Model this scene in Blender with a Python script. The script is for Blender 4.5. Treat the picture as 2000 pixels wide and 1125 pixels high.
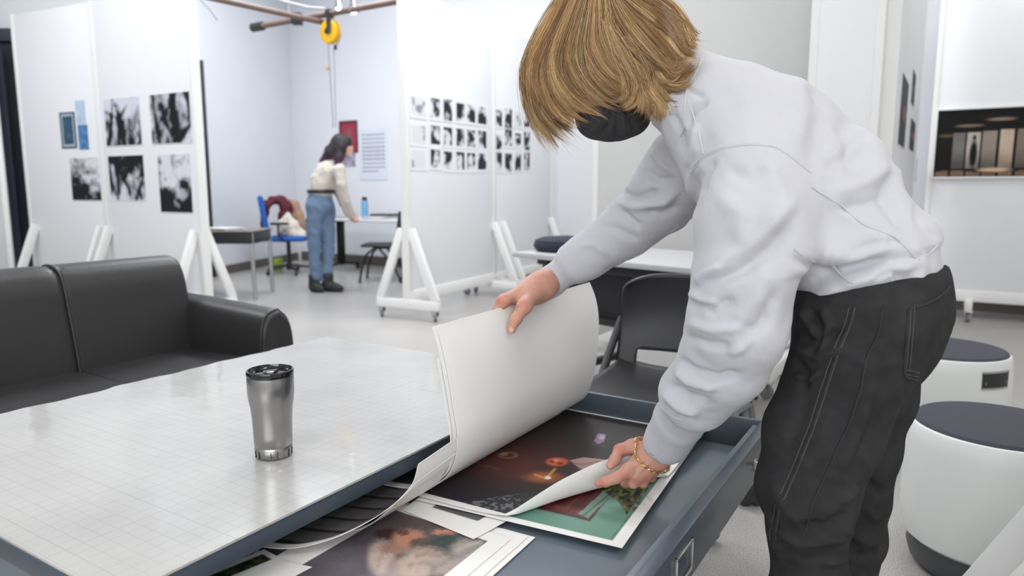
import bpy, bmesh, math, random
import numpy as np
from mathutils import Matrix, Vector

for o in list(bpy.data.objects):
    bpy.data.objects.remove(o)
scn = bpy.context.scene
COL = scn.collection

# ------------------------------------------------------------------ camera
FPX, TILT, CAMH = 1370.0, math.radians(8.06), 1.07
cam_d = bpy.data.cameras.new('camera')
cam = bpy.data.objects.new('camera', cam_d)
COL.objects.link(cam)
cam.location = (0, 0, CAMH)
cam.rotation_euler = (math.radians(90) - TILT, 0, 0)
cam_d.sensor_width = 36.0
cam_d.lens = 36.0 * FPX / 2000.0
cam_d.clip_start = 0.05
cam_d.dof.use_dof = True
cam_d.dof.focus_distance = 1.36
cam_d.dof.aperture_fstop = 3.4
scn.camera = cam

# ------------------------------------------------------------------ world / exposure
w = bpy.data.worlds.new('world')
scn.world = w
w.use_nodes = True
w.node_tree.nodes['Background'].inputs[0].default_value = (0.95, 0.97, 1.0, 1)
w.node_tree.nodes['Background'].inputs[1].default_value = 0.35
scn.view_settings.view_transform = 'Standard'
scn.view_settings.look = 'None'
scn.view_settings.gamma = 1.0
scn.view_settings.use_curve_mapping = False
scn.view_settings.exposure = 0.0

# ------------------------------------------------------------------ room lights (ceiling panels)
U2 = np.array([.527, .85]); U2 = U2 / np.linalg.norm(U2)
V2 = np.array([U2[1], -U2[0]])
ANG = math.atan2(V2[1], V2[0])
ROOM_TOP = 4.3

def W(v, u, z):
    return (u * U2[0] + v * V2[0], u * U2[1] + v * V2[1], z)

def ceiling_area(v, u, sx, sy, power, color=(1, 1, 1)):
    d = bpy.data.lights.new('ceiling_panel_light', 'AREA')
    d.shape = 'RECTANGLE'; d.size = sx; d.size_y = sy
    d.energy = power; d.color = color
    o = bpy.data.objects.new('ceiling_panel_light', d)
    COL.objects.link(o)
    o.location = W(v, u, ROOM_TOP - 0.06)
    o.rotation_euler = (0, 0, ANG)
    return o

LIGHT = .60
for (v, u, p, c) in [(-5.6, 1.2, 190, (.93, .96, 1)), (-5.4, 4.8, 195, (.90, .94, 1)), (-2.4, 1.9, 55, (1, .985, .97)),
                     (-2.6, 4.6, 165, (.95, .97, 1)), (0.6, 1.4, 25, (1, .985, .96)), (0.2, 5.4, 60, (1, .99, .975)),
                     (2.7, 0.4, 115, (1, .98, .95)), (3.2, 3.4, 45, (1, .985, .96)), (-0.8, -1.8, 50, (1, .98, .96))]:
    ceiling_area(v, u, 1.5, 1.5, p * LIGHT, c)

# fill light added behind the camera for surfaces facing it; no known source there
d = bpy.data.lights.new('camera_side_fill', 'AREA'); d.shape = 'RECTANGLE'; d.size = 5.0; d.size_y = 2.2; d.energy = 150; d.color = (.97, .98, 1.0)
o = bpy.data.objects.new('camera_side_fill', d); COL.objects.link(o); o.location = W(1.6, -3.40, 2.0)
o.rotation_euler = (math.radians(90), 0, ANG)

# ------------------------------------------------------------------ photo survey helpers
def ray(px, py):
    x = (px - 1000) / FPX; y = -(py - 562.5) / FPX
    return np.array([x, math.cos(TILT) + y * math.sin(TILT), -math.sin(TILT) + y * math.cos(TILT)])

def atZ(px, py, z):
    r = ray(px, py); k = (z - CAMH) / r[2]; p = r * k
    return np.array([p[0], p[1], z])

def atY(px, py, Y):
    r = ray(px, py); k = Y / r[1]; p = r * k
    return np.array([p[0], p[1], p[2] + CAMH])

def atU(px, py, u):
    r = ray(px, py); k = u / (r[0] * U2[0] + r[1] * U2[1]); p = r * k
    return np.array([p[0], p[1], p[2] + CAMH])

def atV(px, py, v):
    r = ray(px, py); k = v / (r[0] * V2[0] + r[1] * V2[1]); p = r * k
    return np.array([p[0], p[1], p[2] + CAMH])

def atPlane(px, py, P0, d):
    """ray onto the vertical plane through P0 (x,y) along unit d: returns (s, z)"""
    n = np.array([-d[1], d[0]]); r = ray(px, py)
    k = (P0[0] * n[0] + P0[1] * n[1]) / (r[0] * n[0] + r[1] * n[1]); p = r * k
    return (p[0] - P0[0]) * d[0] + (p[1] - P0[1]) * d[1], p[2] + CAMH

def cdepth(p):
    return p[..., 1] * math.cos(TILT) - (p[..., 2] - CAMH) * math.sin(TILT)

def project(P):
    P = np.asarray(P, dtype=float)
    c = cdepth(P); up = P[..., 1] * math.sin(TILT) + (P[..., 2] - CAMH) * math.cos(TILT)
    return 1000 + FPX * P[..., 0] / c, 562.5 - FPX * up / c

# ------------------------------------------------------------------ materials
MATS = {}
def nt_mat(name):
    m = bpy.data.materials.new(name); m.use_nodes = True
    return m, m.node_tree, m.node_tree.nodes['Principled BSDF']

def mat(name, color, rough=0.5, metal=0.0, spec=0.5, noise=0.0, nscale=20, bump=0.0, bscale=200, coat=0.0, sheen=0.0,
        trans=0.0, sss=0.0, emit=None):
    if name in MATS: return MATS[name]
    m, t, b = nt_mat(name)
    b.inputs['Base Color'].default_value = (*color, 1)
    b.inputs['Roughness'].default_value = rough
    b.inputs['Metallic'].default_value = metal
    b.inputs['Specular IOR Level'].default_value = spec
    b.inputs['Coat Weight'].default_value = coat
    b.inputs['Sheen Weight'].default_value = sheen
    b.inputs['Transmission Weight'].default_value = trans
    if sss:
        b.inputs['Subsurface Weight'].default_value = sss
        b.inputs['Subsurface Radius'].default_value = (1, .35, .2)
        b.inputs['Subsurface Scale'].default_value = 0.006
    if emit:
        b.inputs['Emission Color'].default_value = (*emit[0], 1); b.inputs['Emission Strength'].default_value = emit[1]
    tc = t.nodes.new('ShaderNodeTexCoord')
    if noise:
        n = t.nodes.new('ShaderNodeTexNoise'); n.inputs['Scale'].default_value = nscale; n.inputs['Detail'].default_value = 5
        t.links.new(tc.outputs['Object'], n.inputs['Vector'])
        r = t.nodes.new('ShaderNodeMapRange'); r.inputs[3].default_value = 1 - noise; r.inputs[4].default_value = 1 + noise
        t.links.new(n.outputs['Fac'], r.inputs['Value'])
        mx = t.nodes.new('ShaderNodeVectorMath'); mx.operation = 'SCALE'
        mx.inputs[0].default_value = color
        t.links.new(r.outputs[0], mx.inputs['Scale']); t.links.new(mx.outputs[0], b.inputs['Base Color'])
    if bump:
        n2 = t.nodes.new('ShaderNodeTexNoise'); n2.inputs['Scale'].default_value = bscale; n2.inputs['Detail'].default_value = 4
        t.links.new(tc.outputs['Object'], n2.inputs['Vector'])
        bp = t.nodes.new('ShaderNodeBump'); bp.inputs['Strength'].default_value = bump; bp.inputs['Distance'].default_value = 0.004
        t.links.new(n2.outputs['Fac'], bp.inputs['Height']); t.links.new(bp.outputs[0], b.inputs['Normal'])
    MATS[name] = m
    return m

def attr_mat(name, rough=0.5, spec=0.5, bump=0.0, bscale=300, sheen=0.0, sss=0.0, coat=0.0, aniso=0.0):
    if name in MATS: return MATS[name]
    m, t, b = nt_mat(name)
    a = t.nodes.new('ShaderNodeAttribute'); a.attribute_name = 'Col'
    t.links.new(a.outputs['Color'], b.inputs['Base Color'])
    b.inputs['Roughness'].default_value = rough; b.inputs['Specular IOR Level'].default_value = spec
    b.inputs['Sheen Weight'].default_value = sheen; b.inputs['Coat Weight'].default_value = coat
    if sss:
        b.inputs['Subsurface Weight'].default_value = sss
        b.inputs['Subsurface Radius'].default_value = (1, .35, .2)
        b.inputs['Subsurface Scale'].default_value = 0.005
    if bump:
        tc = t.nodes.new('ShaderNodeTexCoord')
        n2 = t.nodes.new('ShaderNodeTexNoise'); n2.inputs['Scale'].default_value = bscale; n2.inputs['Detail'].default_value = 4
        t.links.new(tc.outputs['Object'], n2.inputs['Vector'])
        bp = t.nodes.new('ShaderNodeBump'); bp.inputs['Strength'].default_value = bump; bp.inputs['Distance'].default_value = 0.003
        t.links.new(n2.outputs['Fac'], bp.inputs['Height']); t.links.new(bp.outputs[0], b.inputs['Normal'])
    MATS[name] = m
    return m

def s2l(c):
    c = np.asarray(c, dtype=float) / 255.0
    return np.where(c <= .04045, c / 12.92, ((c + .055) / 1.055) ** 2.4)

M_white = mat('white_painted_panel', (.80, .81, .83), .55, noise=.02, nscale=3, bump=.15, bscale=60)
M_whiteb = mat('white_painted_timber', (.82, .82, .80), .5, noise=.03, nscale=6)
M_wall = mat('grey_white_wall', (.74, .75, .78), .7, noise=.03, nscale=2, bump=.1, bscale=80)
M_wallwarm = mat('warm_white_panel', (.60, .60, .59), .7, noise=.02, nscale=2, bump=.1, bscale=80)
M_steel = mat('steel', (.55, .55, .56), .3, 1.0)
M_black = mat('black_plastic', (.018, .018, .02), .42)
M_blackmetal = mat('black_metal', (.02, .02, .022), .35, .6)
M_leather = mat('black_leather', (.022, .021, .022), .42, noise=.2, nscale=5, bump=.25, bscale=120)
M_enamel = mat('blue_grey_enamel', tuple(s2l((98, 109, 118))), .38, noise=.06, nscale=4, bump=.04, bscale=30)
M_enameld = mat('dark_grey_enamel', tuple(s2l((66, 74, 84))), .35, noise=.08, nscale=4)
M_rubber = mat('dark_rubber', (.03, .03, .03), .6)
M_grime = mat('grey_wheel', (.18, .18, .19), .5)
M_seat = mat('charcoal_seat_fabric', tuple(s2l((66, 66, 76))), .9, noise=.15, nscale=400, bump=.3, bscale=600)
M_drum = mat('pale_drum_plastic', tuple(s2l((228, 230, 227))), .42, noise=.015, nscale=3)
M_paper = mat('white_paper', tuple(s2l((222, 221, 217))), .7, noise=.012, nscale=5)
M_print = attr_mat('printed_photo_paper', .42, .35)
M_printw = attr_mat('matte_wall_print', .7, .2)
M_attr = attr_mat('dyed_cloth', .85, .2, bump=.3, bscale=500, sheen=.2)
M_skin = attr_mat('skin', .5, .35, bump=.12, bscale=350, sss=.12)

# ------------------------------------------------------------------ object helpers
ROOTM = {}
def root(name, loc, rotz=0.0, label=None, cat=None, group=None):
    o = bpy.data.objects.new(name, None); COL.objects.link(o)
    o.location = loc; o.rotation_euler = (0, 0, rotz); o.empty_display_size = .05
    ROOTM[o.name] = Matrix.Translation(Vector(loc)) @ Matrix.Rotation(rotz, 4, 'Z')
    tag(o, label, cat, group)
    return o

def tag(o, label=None, cat=None, group=None, kind=None):
    if label: o['label'] = label
    if cat: o['category'] = cat
    if group: o['group'] = group
    if kind: o['kind'] = kind
    return o

def rootmat(p):
    while p.parent: p = p.parent
    return ROOTM.get(p.name, Matrix.Identity(4))

def finish(name, me, m, parent=None, smooth=35):
    me.materials.append(m)
    if smooth:
        me.shade_smooth()
        if smooth < 180: me.set_sharp_from_angle(angle=math.radians(smooth))
    o = bpy.data.objects.new(name, me); COL.objects.link(o)
    if parent:
        me.transform(rootmat(parent).inverted()); o.parent = parent
    return o

def recenter(o):
    """put the origin of a top-level single mesh at its base centre"""
    me = o.data
    n = len(me.vertices); co = np.empty(n * 3); me.vertices.foreach_get('co', co); co = co.reshape(-1, 3)
    c = Vector(((co[:, 0].min() + co[:, 0].max()) / 2, (co[:, 1].min() + co[:, 1].max()) / 2, co[:, 2].min()))
    me.transform(Matrix.Translation(-c)); o.location = c
    return o

UVM = Matrix(((V2[0], U2[0], 0, 0), (V2[1], U2[1], 0, 0), (0, 0, 1, 0), (0, 0, 0, 1)))
class MB:
    def __init__(s, frame=None):
        s.bm = bmesh.new(); s.f = frame
    def _app(s, bm2, M=None):
        if M is not None: bm2.transform(M)
        me = bpy.data.meshes.new('t'); bm2.to_mesh(me); bm2.free(); s.bm.from_mesh(me); bpy.data.meshes.remove(me)
    def box(s, lo, hi, bev=0.0, M=None, seg=2):
        b = bmesh.new(); bmesh.ops.create_cube(b, size=1)
        lo = Vector(lo); hi = Vector(hi); d = hi - lo
        for v in b.verts: v.co = Vector((lo[i] + (v.co[i] + .5) * d[i] for i in range(3)))
        if bev > 0:
            bmesh.ops.bevel(b, geom=list(b.edges), offset=bev, segments=seg, affect='EDGES', profile=.5)
        s._app(b, M); return s
    def bar(s, a, c, wdt, hgt, bev=0.0):
        a = Vector(a); c = Vector(c); d = c - a; L = d.length
        q = d.to_track_quat('X', 'Z').to_matrix().to_4x4()
        s.box((0, -wdt / 2, -hgt / 2), (L, wdt / 2, hgt / 2), bev, Matrix.Translation(a) @ q); return s
    def tube(s, pts, r, n=10, close=False, cap=True):
        P = [Vector(p) for p in pts]; rs = r if hasattr(r, '__len__') else [r] * len(P)
        rings = []; b = bmesh.new(); up = None
        for i, p in enumerate(P):
            if close: t = P[(i + 1) % len(P)] - P[i - 1]
            else: t = P[min(i + 1, len(P) - 1)] - P[max(i - 1, 0)]
            t.normalize()
            if up is None:
                up = t.orthogonal().normalized()
            up = (up - t * up.dot(t)).normalized(); sd = t.cross(up)
            rings.append([b.verts.new(p + (up * math.cos(2 * math.pi * k / n) + sd * math.sin(2 * math.pi * k / n)) * rs[i]) for k in range(n)])
        m = len(P)
        for i in range(m if close else m - 1):
            A, B = rings[i], rings[(i + 1) % m]
            for k in range(n):
                b.faces.new((A[k], A[(k + 1) % n], B[(k + 1) % n], B[k]))
        if cap and not close:
            b.faces.new(rings[0][::-1]); b.faces.new(rings[-1])
        s._app(b); return s
    def lathe(s, prof, c=(0, 0, 0), n=40, M=None):
        b = bmesh.new(); rings = []
        for (r, z) in prof:
            rings.append([b.verts.new((c[0] + r * math.cos(2 * math.pi * k / n), c[1] + r * math.sin(2 * math.pi * k / n), c[2] + z)) for k in range(n)] if r > 1e-6 else [b.verts.new((c[0], c[1], c[2] + z))])
        for A, B in zip(rings, rings[1:]):
            for k in range(n):
                k2 = (k + 1) % n
                if len(A) == 1 and len(B) == 1: continue
                if len(A) == 1: b.faces.new((A[0], B[k2], B[k]))
                elif len(B) == 1: b.faces.new((A[k], A[k2], B[0]))
                else: b.faces.new((A[k], A[k2], B[k2], B[k]))
        bmesh.ops.recalc_face_normals(b, faces=b.faces)
        s._app(b, M); return s
    def cyl(s, a, c, r, n=20):
        return s.tube([a, c], r, n)
    def prism(s, poly, z0, z1, M=None, bev=0.0):
        b = bmesh.new(); lo = [b.verts.new((p[0], p[1], z0)) for p in poly]; hi = [b.verts.new((p[0], p[1], z1)) for p in poly]
        b.faces.new(lo[::-1]); b.faces.new(hi)
        for i in range(len(poly)):
            j = (i + 1) % len(poly); b.faces.new((lo[i], lo[j], hi[j], hi[i]))
        bmesh.ops.recalc_face_normals(b, faces=b.faces)
        if bev: bmesh.ops.bevel(b, geom=[e for e in b.edges], offset=bev, segments=2, affect='EDGES')
        s._app(b, M); return s
    def build(s, name, m, parent=None, smooth=35):
        if s.f is not None: s.bm.transform(s.f)
        bmesh.ops.recalc_face_normals(s.bm, faces=s.bm.faces)
        me = bpy.data.meshes.new(name); s.bm.to_mesh(me); s.bm.free()
        return finish(name, me, m, parent, smooth)

def mesh_np(name, V, F, m, parent=None, col=None, smooth=180):
    me = bpy.data.meshes.new(name)
    V = np.asarray(V, dtype=np.float32); F = np.asarray(F, dtype=np.int32)
    me.vertices.add(len(V)); me.vertices.foreach_set('co', V.ravel())
    k = F.shape[1]
    me.loops.add(F.size); me.loops.foreach_set('vertex_index', F.ravel())
    me.polygons.add(len(F)); me.polygons.foreach_set('loop_start', np.arange(0, F.size, k, dtype=np.int32))
    me.update(calc_edges=True); me.validate()
    if col is not None:
        a = me.color_attributes.new('Col', 'FLOAT_COLOR', 'POINT')
        c = np.ones((len(V), 4), dtype=np.float32); c[:, :3] = col
        a.data.foreach_set('color', c.ravel())
    return finish(name, me, m, parent, smooth)

# ------------------------------------------------------------------ numpy noise and painting
def vnoise(x, y, seed=0):
    r = np.random.RandomState(seed); T = r.rand(64, 64)
    xi = np.floor(x).astype(int); yi = np.floor(y).astype(int); fx = x - xi; fy = y - yi
    fx = fx * fx * (3 - 2 * fx); fy = fy * fy * (3 - 2 * fy)
    a = T[xi % 64, yi % 64]; b = T[(xi + 1) % 64, yi % 64]; c = T[xi % 64, (yi + 1) % 64]; d = T[(xi + 1) % 64, (yi + 1) % 64]
    return (a * (1 - fx) + b * fx) * (1 - fy) + (c * (1 - fx) + d * fx) * fy
def fbm(x, y, seed=0, o=4):
    s = 0; a = .5; t = 0
    for i in range(o):
        s = s + a * vnoise(x * 2 ** i + 7.3 * i, y * 2 ** i + 3.1 * i, seed + i); t += a; a *= .5
    return s / t
def sstep(a, b, x):
    t = np.clip((x - a) / (b - a), 0, 1); return t * t * (3 - 2 * t)
def inpoly(x, y, poly):
    ins = np.zeros(np.shape(x), bool); n = len(poly)
    for i in range(n):
        x1, y1 = poly[i]; x2, y2 = poly[(i + 1) % n]
        if y1 == y2: continue
        c = ((y1 > y) != (y2 > y)) & (x < (x2 - x1) * (y - y1) / (y2 - y1) + x1)
        ins ^= c
    return ins
def mix(c, c2, m):
    return c * (1 - m[..., None]) + np.asarray(c2) * m[..., None]
def blob(x, y, cx, cy, rx, ry, soft=.4):
    d = np.sqrt(((x - cx) / rx) ** 2 + ((y - cy) / ry) ** 2)
    return 1 - sstep(1 - soft, 1 + soft, d)
def strokem(x, y, pts, wd):
    d = polydist(x, y, pts)[0]
    return np.exp(-(d / wd) ** 2)
def polydist(x, y, pts):
    best = np.full(np.shape(x), 1e9); tt = np.zeros(np.shape(x)); side = np.zeros(np.shape(x))
    n = len(pts) - 1
    for i in range(n):
        ax, ay = pts[i]; bx, by = pts[i + 1]; dx, dy = bx - ax, by - ay; L = dx * dx + dy * dy + 1e-9
        t = np.clip(((x - ax) * dx + (y - ay) * dy) / L, 0, 1)
        ex = x - ax - t * dx; ey = y - ay - t * dy; d = np.sqrt(ex * ex + ey * ey)
        m = d < best; best = np.where(m, d, best); tt = np.where(m, (i + t) / n, tt)
        side = np.where(m, np.sign(dx * ey - dy * ex), side)
    return best, tt, side

# ------------------------------------------------------------------ implicit surfaces
def chain(pts, k=0.02, flat=None):
    """pts: rows x,y,z,r ; flat=(dir, centre, scale) squashes space along dir"""
    A = np.array(pts, dtype=np.float32)
    def f(P):
        Q = P; B = A[:, :3]
        if flat:
            d = np.array(flat[0], np.float32); d /= np.linalg.norm(d); c = np.array(flat[1], np.float32); s = flat[2] - 1
            Q = P + (s * ((P - c) @ d))[:, None] * d; B = B + (s * ((B - c) @ d))[:, None] * d
        res = None
        if len(B) == 1: return np.linalg.norm(Q - B[0], axis=1) - A[0, 3]
        for i in range(len(B) - 1):
            a, b = B[i], B[i + 1]; ab = b - a; L = float(ab @ ab) + 1e-12
            t = np.clip(((Q - a) @ ab) / L, 0, 1)
            d_ = np.linalg.norm(Q - a - t[:, None] * ab, axis=1) - (A[i, 3] + t * (A[i + 1, 3] - A[i, 3]))
            res = d_ if res is None else smin(res, d_, k)
        return res
    f.lo = (A[:, :3] - A[:, 3:] * (1 / (flat[2] if flat else 1))).min(0); f.hi = (A[:, :3] + A[:, 3:] * (1 / (flat[2] if flat else 1))).max(0)
    return f
def smin(a, b, k):
    h = np.maximum(k - np.abs(a - b), 0) / k
    return np.minimum(a, b) - h * h * k * .25
def union(fs, k=0.03):
    def f(P):
        r = None
        for g in fs:
            d = g(P); r = d if r is None else smin(r, d, k)
        return r
    f.lo = np.min([g.lo for g in fs], 0); f.hi = np.max([g.hi for g in fs], 0); return f
def cut(g, p, n):
    p = np.array(p, np.float32); n = np.array(n, np.float32); n = n / np.linalg.norm(n)
    def f(P): return np.maximum(g(P), (P - p) @ n)
    f.lo = g.lo; f.hi = g.hi; return f
def minus(g, h):
    def f(P): return np.maximum(g(P), -h(P))
    f.lo = g.lo; f.hi = g.hi; return f

def polygonise(f, h, pad=3):
    lo = f.lo - h * pad; hi = f.hi + h * pad; C = 4
    n = (np.ceil((hi - lo) / h / C).astype(int) + 1) * C
    nc = n // C
    ax = [lo[i] + (np.arange(nc[i]) * C + (C - 1) / 2) * h for i in range(3)]
    G = np.stack(np.meshgrid(*ax, indexing='ij'), -1).reshape(-1, 3).astype(np.float32)
    dc = np.concatenate([f(G[i:i + 400000]) for i in range(0, len(G), 400000)]).reshape(nc)
    D = np.repeat(np.repeat(np.repeat(dc, C, 0), C, 1), C, 2).astype(np.float32)
    act = np.abs(dc) < h * C * 1.9
    bi = np.argwhere(act)
    off = np.stack(np.meshgrid(*[np.arange(C)] * 3, indexing='ij'), -1).reshape(-1, 3)
    I = (bi[:, None, :] * C + off[None]).reshape(-1, 3)
    for i in range(0, len(I), 600000):
        J = I[i:i + 600000]; D[J[:, 0], J[:, 1], J[:, 2]] = f((lo + J * h).astype(np.float32))
    ins = D < 0
    c = [(i, j, k) for i in (0, 1) for j in (0, 1) for k in (0, 1)]
    s = [slice(0, -1), slice(1, None)]
    cnt = sum(ins[s[a], s[b], s[d]].astype(np.int8) for a, b, d in c)
    cell = np.argwhere((cnt > 0) & (cnt < 8))
    idx = np.full(cnt.shape, -1, np.int64); idx[cell[:, 0], cell[:, 1], cell[:, 2]] = np.arange(len(cell))
    acc = np.zeros((len(cell), 3)); num = np.zeros(len(cell))
    for a in c:
        for ax_ in range(3):
            if a[ax_]: continue
            b = list(a); b[ax_] = 1
            da = D[cell[:, 0] + a[0], cell[:, 1] + a[1], cell[:, 2] + a[2]]; db = D[cell[:, 0] + b[0], cell[:, 1] + b[1], cell[:, 2] + b[2]]
            m = (da < 0) != (db < 0); t = np.where(m, da / np.where(m, da - db, 1), 0)
            p = np.tile(np.array(a, float), (len(cell), 1)); p[:, ax_] = t
            acc += p * m[:, None]; num += m
    V = lo + (cell + acc / num[:, None]) * h
    Fs = []
    for ax_ in range(3):
        o1, o2 = (ax_ + 1) % 3, (ax_ + 2) % 3
        sl0 = [slice(None)] * 3; sl1 = [slice(None)] * 3; sl0[ax_] = slice(0, -1); sl1[ax_] = slice(1, None)
        d0 = ins[tuple(sl0)]; d1 = ins[tuple(sl1)]
        E = np.argwhere(d0 != d1)
        E = E[(E[:, o1] > 0) & (E[:, o2] > 0) & (E[:, o1] < n[o1] - 1) & (E[:, o2] < n[o2] - 1)]
        flip = d0[E[:, 0], E[:, 1], E[:, 2]]
        def g(a, b):
            Q = E.copy(); Q[:, o1] -= a; Q[:, o2] -= b; return idx[Q[:, 0], Q[:, 1], Q[:, 2]]
        q = np.stack([g(1, 1), g(0, 1), g(0, 0), g(1, 0)], 1)
        q[~flip] = q[~flip][:, ::-1]; Fs.append(q)
    F = np.concatenate(Fs); F = F[(F >= 0).all(1)]
    return V, F

def vnormals(V, F):
    n = np.cross(V[F[:, 2]] - V[F[:, 0]], V[F[:, 3]] - V[F[:, 1]]); N = np.zeros_like(V)
    for k in range(4): np.add.at(N, F[:, k], n)
    return N / (np.linalg.norm(N, axis=1)[:, None] + 1e-12)
def relax(V, F, it=2, lam=.5):
    E = np.concatenate([F[:, [0, 1]], F[:, [1, 2]], F[:, [2, 3]], F[:, [3, 0]]])
    for _ in range(it):
        S = np.zeros_like(V); c = np.zeros(len(V))
        np.add.at(S, E[:, 0], V[E[:, 1]]); np.add.at(S, E[:, 1], V[E[:, 0]]); np.add.at(c, E[:, 0], 1); np.add.at(c, E[:, 1], 1)
        V = V + lam * (S / np.maximum(c, 1)[:, None] - V)
    return V

def sculpt(V, F, strokes, sel=None):
    """folds: strokes are (points in the photo, width px, height m[, urange]) raised or sunk along the cloth's own normal"""
    N = vnormals(V, F); x, y = project(V)
    view = V - np.array([0, 0, CAMH]); view /= np.linalg.norm(view, axis=1)[:, None]
    fac = sstep(-.15, .25, -(N * view).sum(1))
    D = np.zeros(len(V)); uu = V[:, 0] * U2[0] + V[:, 1] * U2[1]
    for st in strokes:
        pts, wd, amp = st[:3]; d, t, sd = polydist(x, y, pts)
        m = np.exp(-(d / wd) ** 2) * np.minimum(1, 5 * np.minimum(t, 1 - t) + .12)
        if len(st) > 3: m = m * ((uu > st[3][0]) & (uu < st[3][1]))
        D += amp * m
    D *= fac
    if sel is not None: D *= sel
    return V + N * D[:, None]

def on_surface(V, F, pts, ur=None, step=6, lift=0.0):
    """points of the cloth's near surface under a line of the photo"""
    N = vnormals(V, F); x, y = project(V); dep = cdepth(V)
    view = V - np.array([0, 0, CAMH]); ok = (N * view).sum(1) < 0
    if ur: 
        uu = V[:, 0] * U2[0] + V[:, 1] * U2[1]; ok &= (uu > ur[0]) & (uu < ur[1])
    I = np.where(ok)[0]; out = []
    for (ax, ay), (bx, by) in zip(pts, pts[1:]):
        L = math.hypot(bx - ax, by - ay); n = max(1, int(L / step))
        for i in range(n):
            q = (ax + (bx - ax) * i / n, ay + (by - ay) * i / n)
            d = np.hypot(x[I] - q[0], y[I] - q[1]); near = I[d < 7]
            if len(near) == 0: continue
            dm = dep[near].min(); near = near[dep[near] < dm + .02]
            d = np.hypot(x[near] - q[0], y[near] - q[1]); wgt = 1 / (d + .3)
            out.append((V[near] * wgt[:, None]).sum(0) / wgt.sum() + N[near[0]] * lift)
    return out
# ================================================================== SETTING
def struct(o):
    o['kind'] = 'structure'; return o

# floor: pale speckled concrete
def floor_mat():
    m, t, b = nt_mat('speckled_concrete_floor')
    tc = t.nodes.new('ShaderNodeTexCoord')
    n1 = t.nodes.new('ShaderNodeTexNoise'); n1.inputs['Scale'].default_value = 240; n1.inputs['Detail'].default_value = 3
    n2 = t.nodes.new('ShaderNodeTexNoise'); n2.inputs['Scale'].default_value = 1.6; n2.inputs['Detail'].default_value = 5
    for n in (n1, n2): t.links.new(tc.outputs['Object'], n.inputs['Vector'])
    r1 = t.nodes.new('ShaderNodeValToRGB')
    r1.color_ramp.elements[0].position = .33; r1.color_ramp.elements[0].color = (*s2l((134, 131, 127)), 1)
    r1.color_ramp.elements[1].position = .62; r1.color_ramp.elements[1].color = (*s2l((196, 193, 188)), 1)
    t.links.new(n1.outputs['Fac'], r1.inputs['Fac'])
    r2 = t.nodes.new('ShaderNodeMapRange'); r2.inputs[3].default_value = .86; r2.inputs[4].default_value = 1.12
    t.links.new(n2.outputs['Fac'], r2.inputs['Value'])
    mx = t.nodes.new('ShaderNodeVectorMath'); mx.operation = 'SCALE'
    t.links.new(r1.outputs[0], mx.inputs[0]); t.links.new(r2.outputs[0], mx.inputs['Scale']); t.links.new(mx.outputs[0], b.inputs['Base Color'])
    b.inputs['Roughness'].default_value = .33
    b.inputs['Specular IOR Level'].default_value = .6
    return m
UMAX = 7.35
struct(MB(UVM).box((-9.5, -3.6, -.05), (6.6, UMAX + .2, 0)).build('floor', floor_mat(), smooth=0))
struct(MB(UVM).box((-9.5, -3.6, ROOM_TOP), (6.6, UMAX + .2, ROOM_TOP + .1)).build('ceiling', mat('ceiling_white', (.75, .75, .76), .8, noise=.02, nscale=2), smooth=0))
struct(MB(UVM).box((-8.5, UMAX, 0), (6.6, UMAX + .15, ROOM_TOP)).build('wall_back', M_wall, smooth=0))
struct(MB(UVM).box((6.5, -3.6, 0), (6.6, UMAX, ROOM_TOP)).build('wall_right', M_wall, smooth=0))
struct(MB(UVM).box((-9.5, -3.6, 0), (6.6, -3.5, ROOM_TOP)).build('wall_front', M_wall, smooth=0))
M_added_sash = mat('added_window_frame', (.8, .8, .8), .4)
b = MB(UVM)  # invented window surround for the added fill light, out of view
for a0 in (-.95, .68, 2.3, 3.92): b.box((a0, -3.5, .85), (a0 + .08, -3.44, 3.15), .004)
b.box((-.95, -3.5, .82), (4.0, -3.42, .9), .004); b.box((-.95, -3.5, 3.1), (4.0, -3.44, 3.18), .004)
w1 = struct(b.build('added_window_1', M_added_sash))
MB(UVM).box((-.9, -3.498, .88), (3.95, -3.49, 3.12)).build('pane', mat('added_glow_glass', (.8, .85, .9), .05, emit=((.95, .98, 1.0), 1.0)), w1)  # glowing sheet added to go with the fill light
M_skirt = mat('brown_baseboard', tuple(s2l((96, 88, 82))), .5, noise=.1, nscale=4)
def wallseg(name, a, c, z0, z1, th, m):
    a = Vector((*a, 0)); c = Vector((*c, 0)); d = (c - a).normalized(); n = Vector((-d.y, d.x, 0)) * th
    b = MB(); poly = [a, c, c + n, a + n]
    b.prism([(p.x, p.y) for p in poly], z0, z1)
    return struct(b.build(name, m, smooth=0))
cb = W(-8.4, UMAX, 0)
LC = (-3.93, 7.25)
wallseg('wall_left', LC, cb[:2], 0, ROOM_TOP, .12, M_wall)
wallseg('wall_side', (-9.6, 7.3), (LC[0] + .02, LC[1]), 0, ROOM_TOP, .12, M_wall)
wallseg('wall_leftend', (-9.3, -1.2), (-9.6, 7.3), 0, ROOM_TOP, .12, M_wall)
struct(MB(UVM).box((-8.3, UMAX - .02, 0), (6.5, UMAX, .13)).build('baseboard_back', M_skirt, smooth=0))
wallseg('baseboard_left', (LC[0] + .02, LC[1] - .01), (cb[0] + .02, cb[1] - .05), 0, .11, .015, M_skirt)

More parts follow.
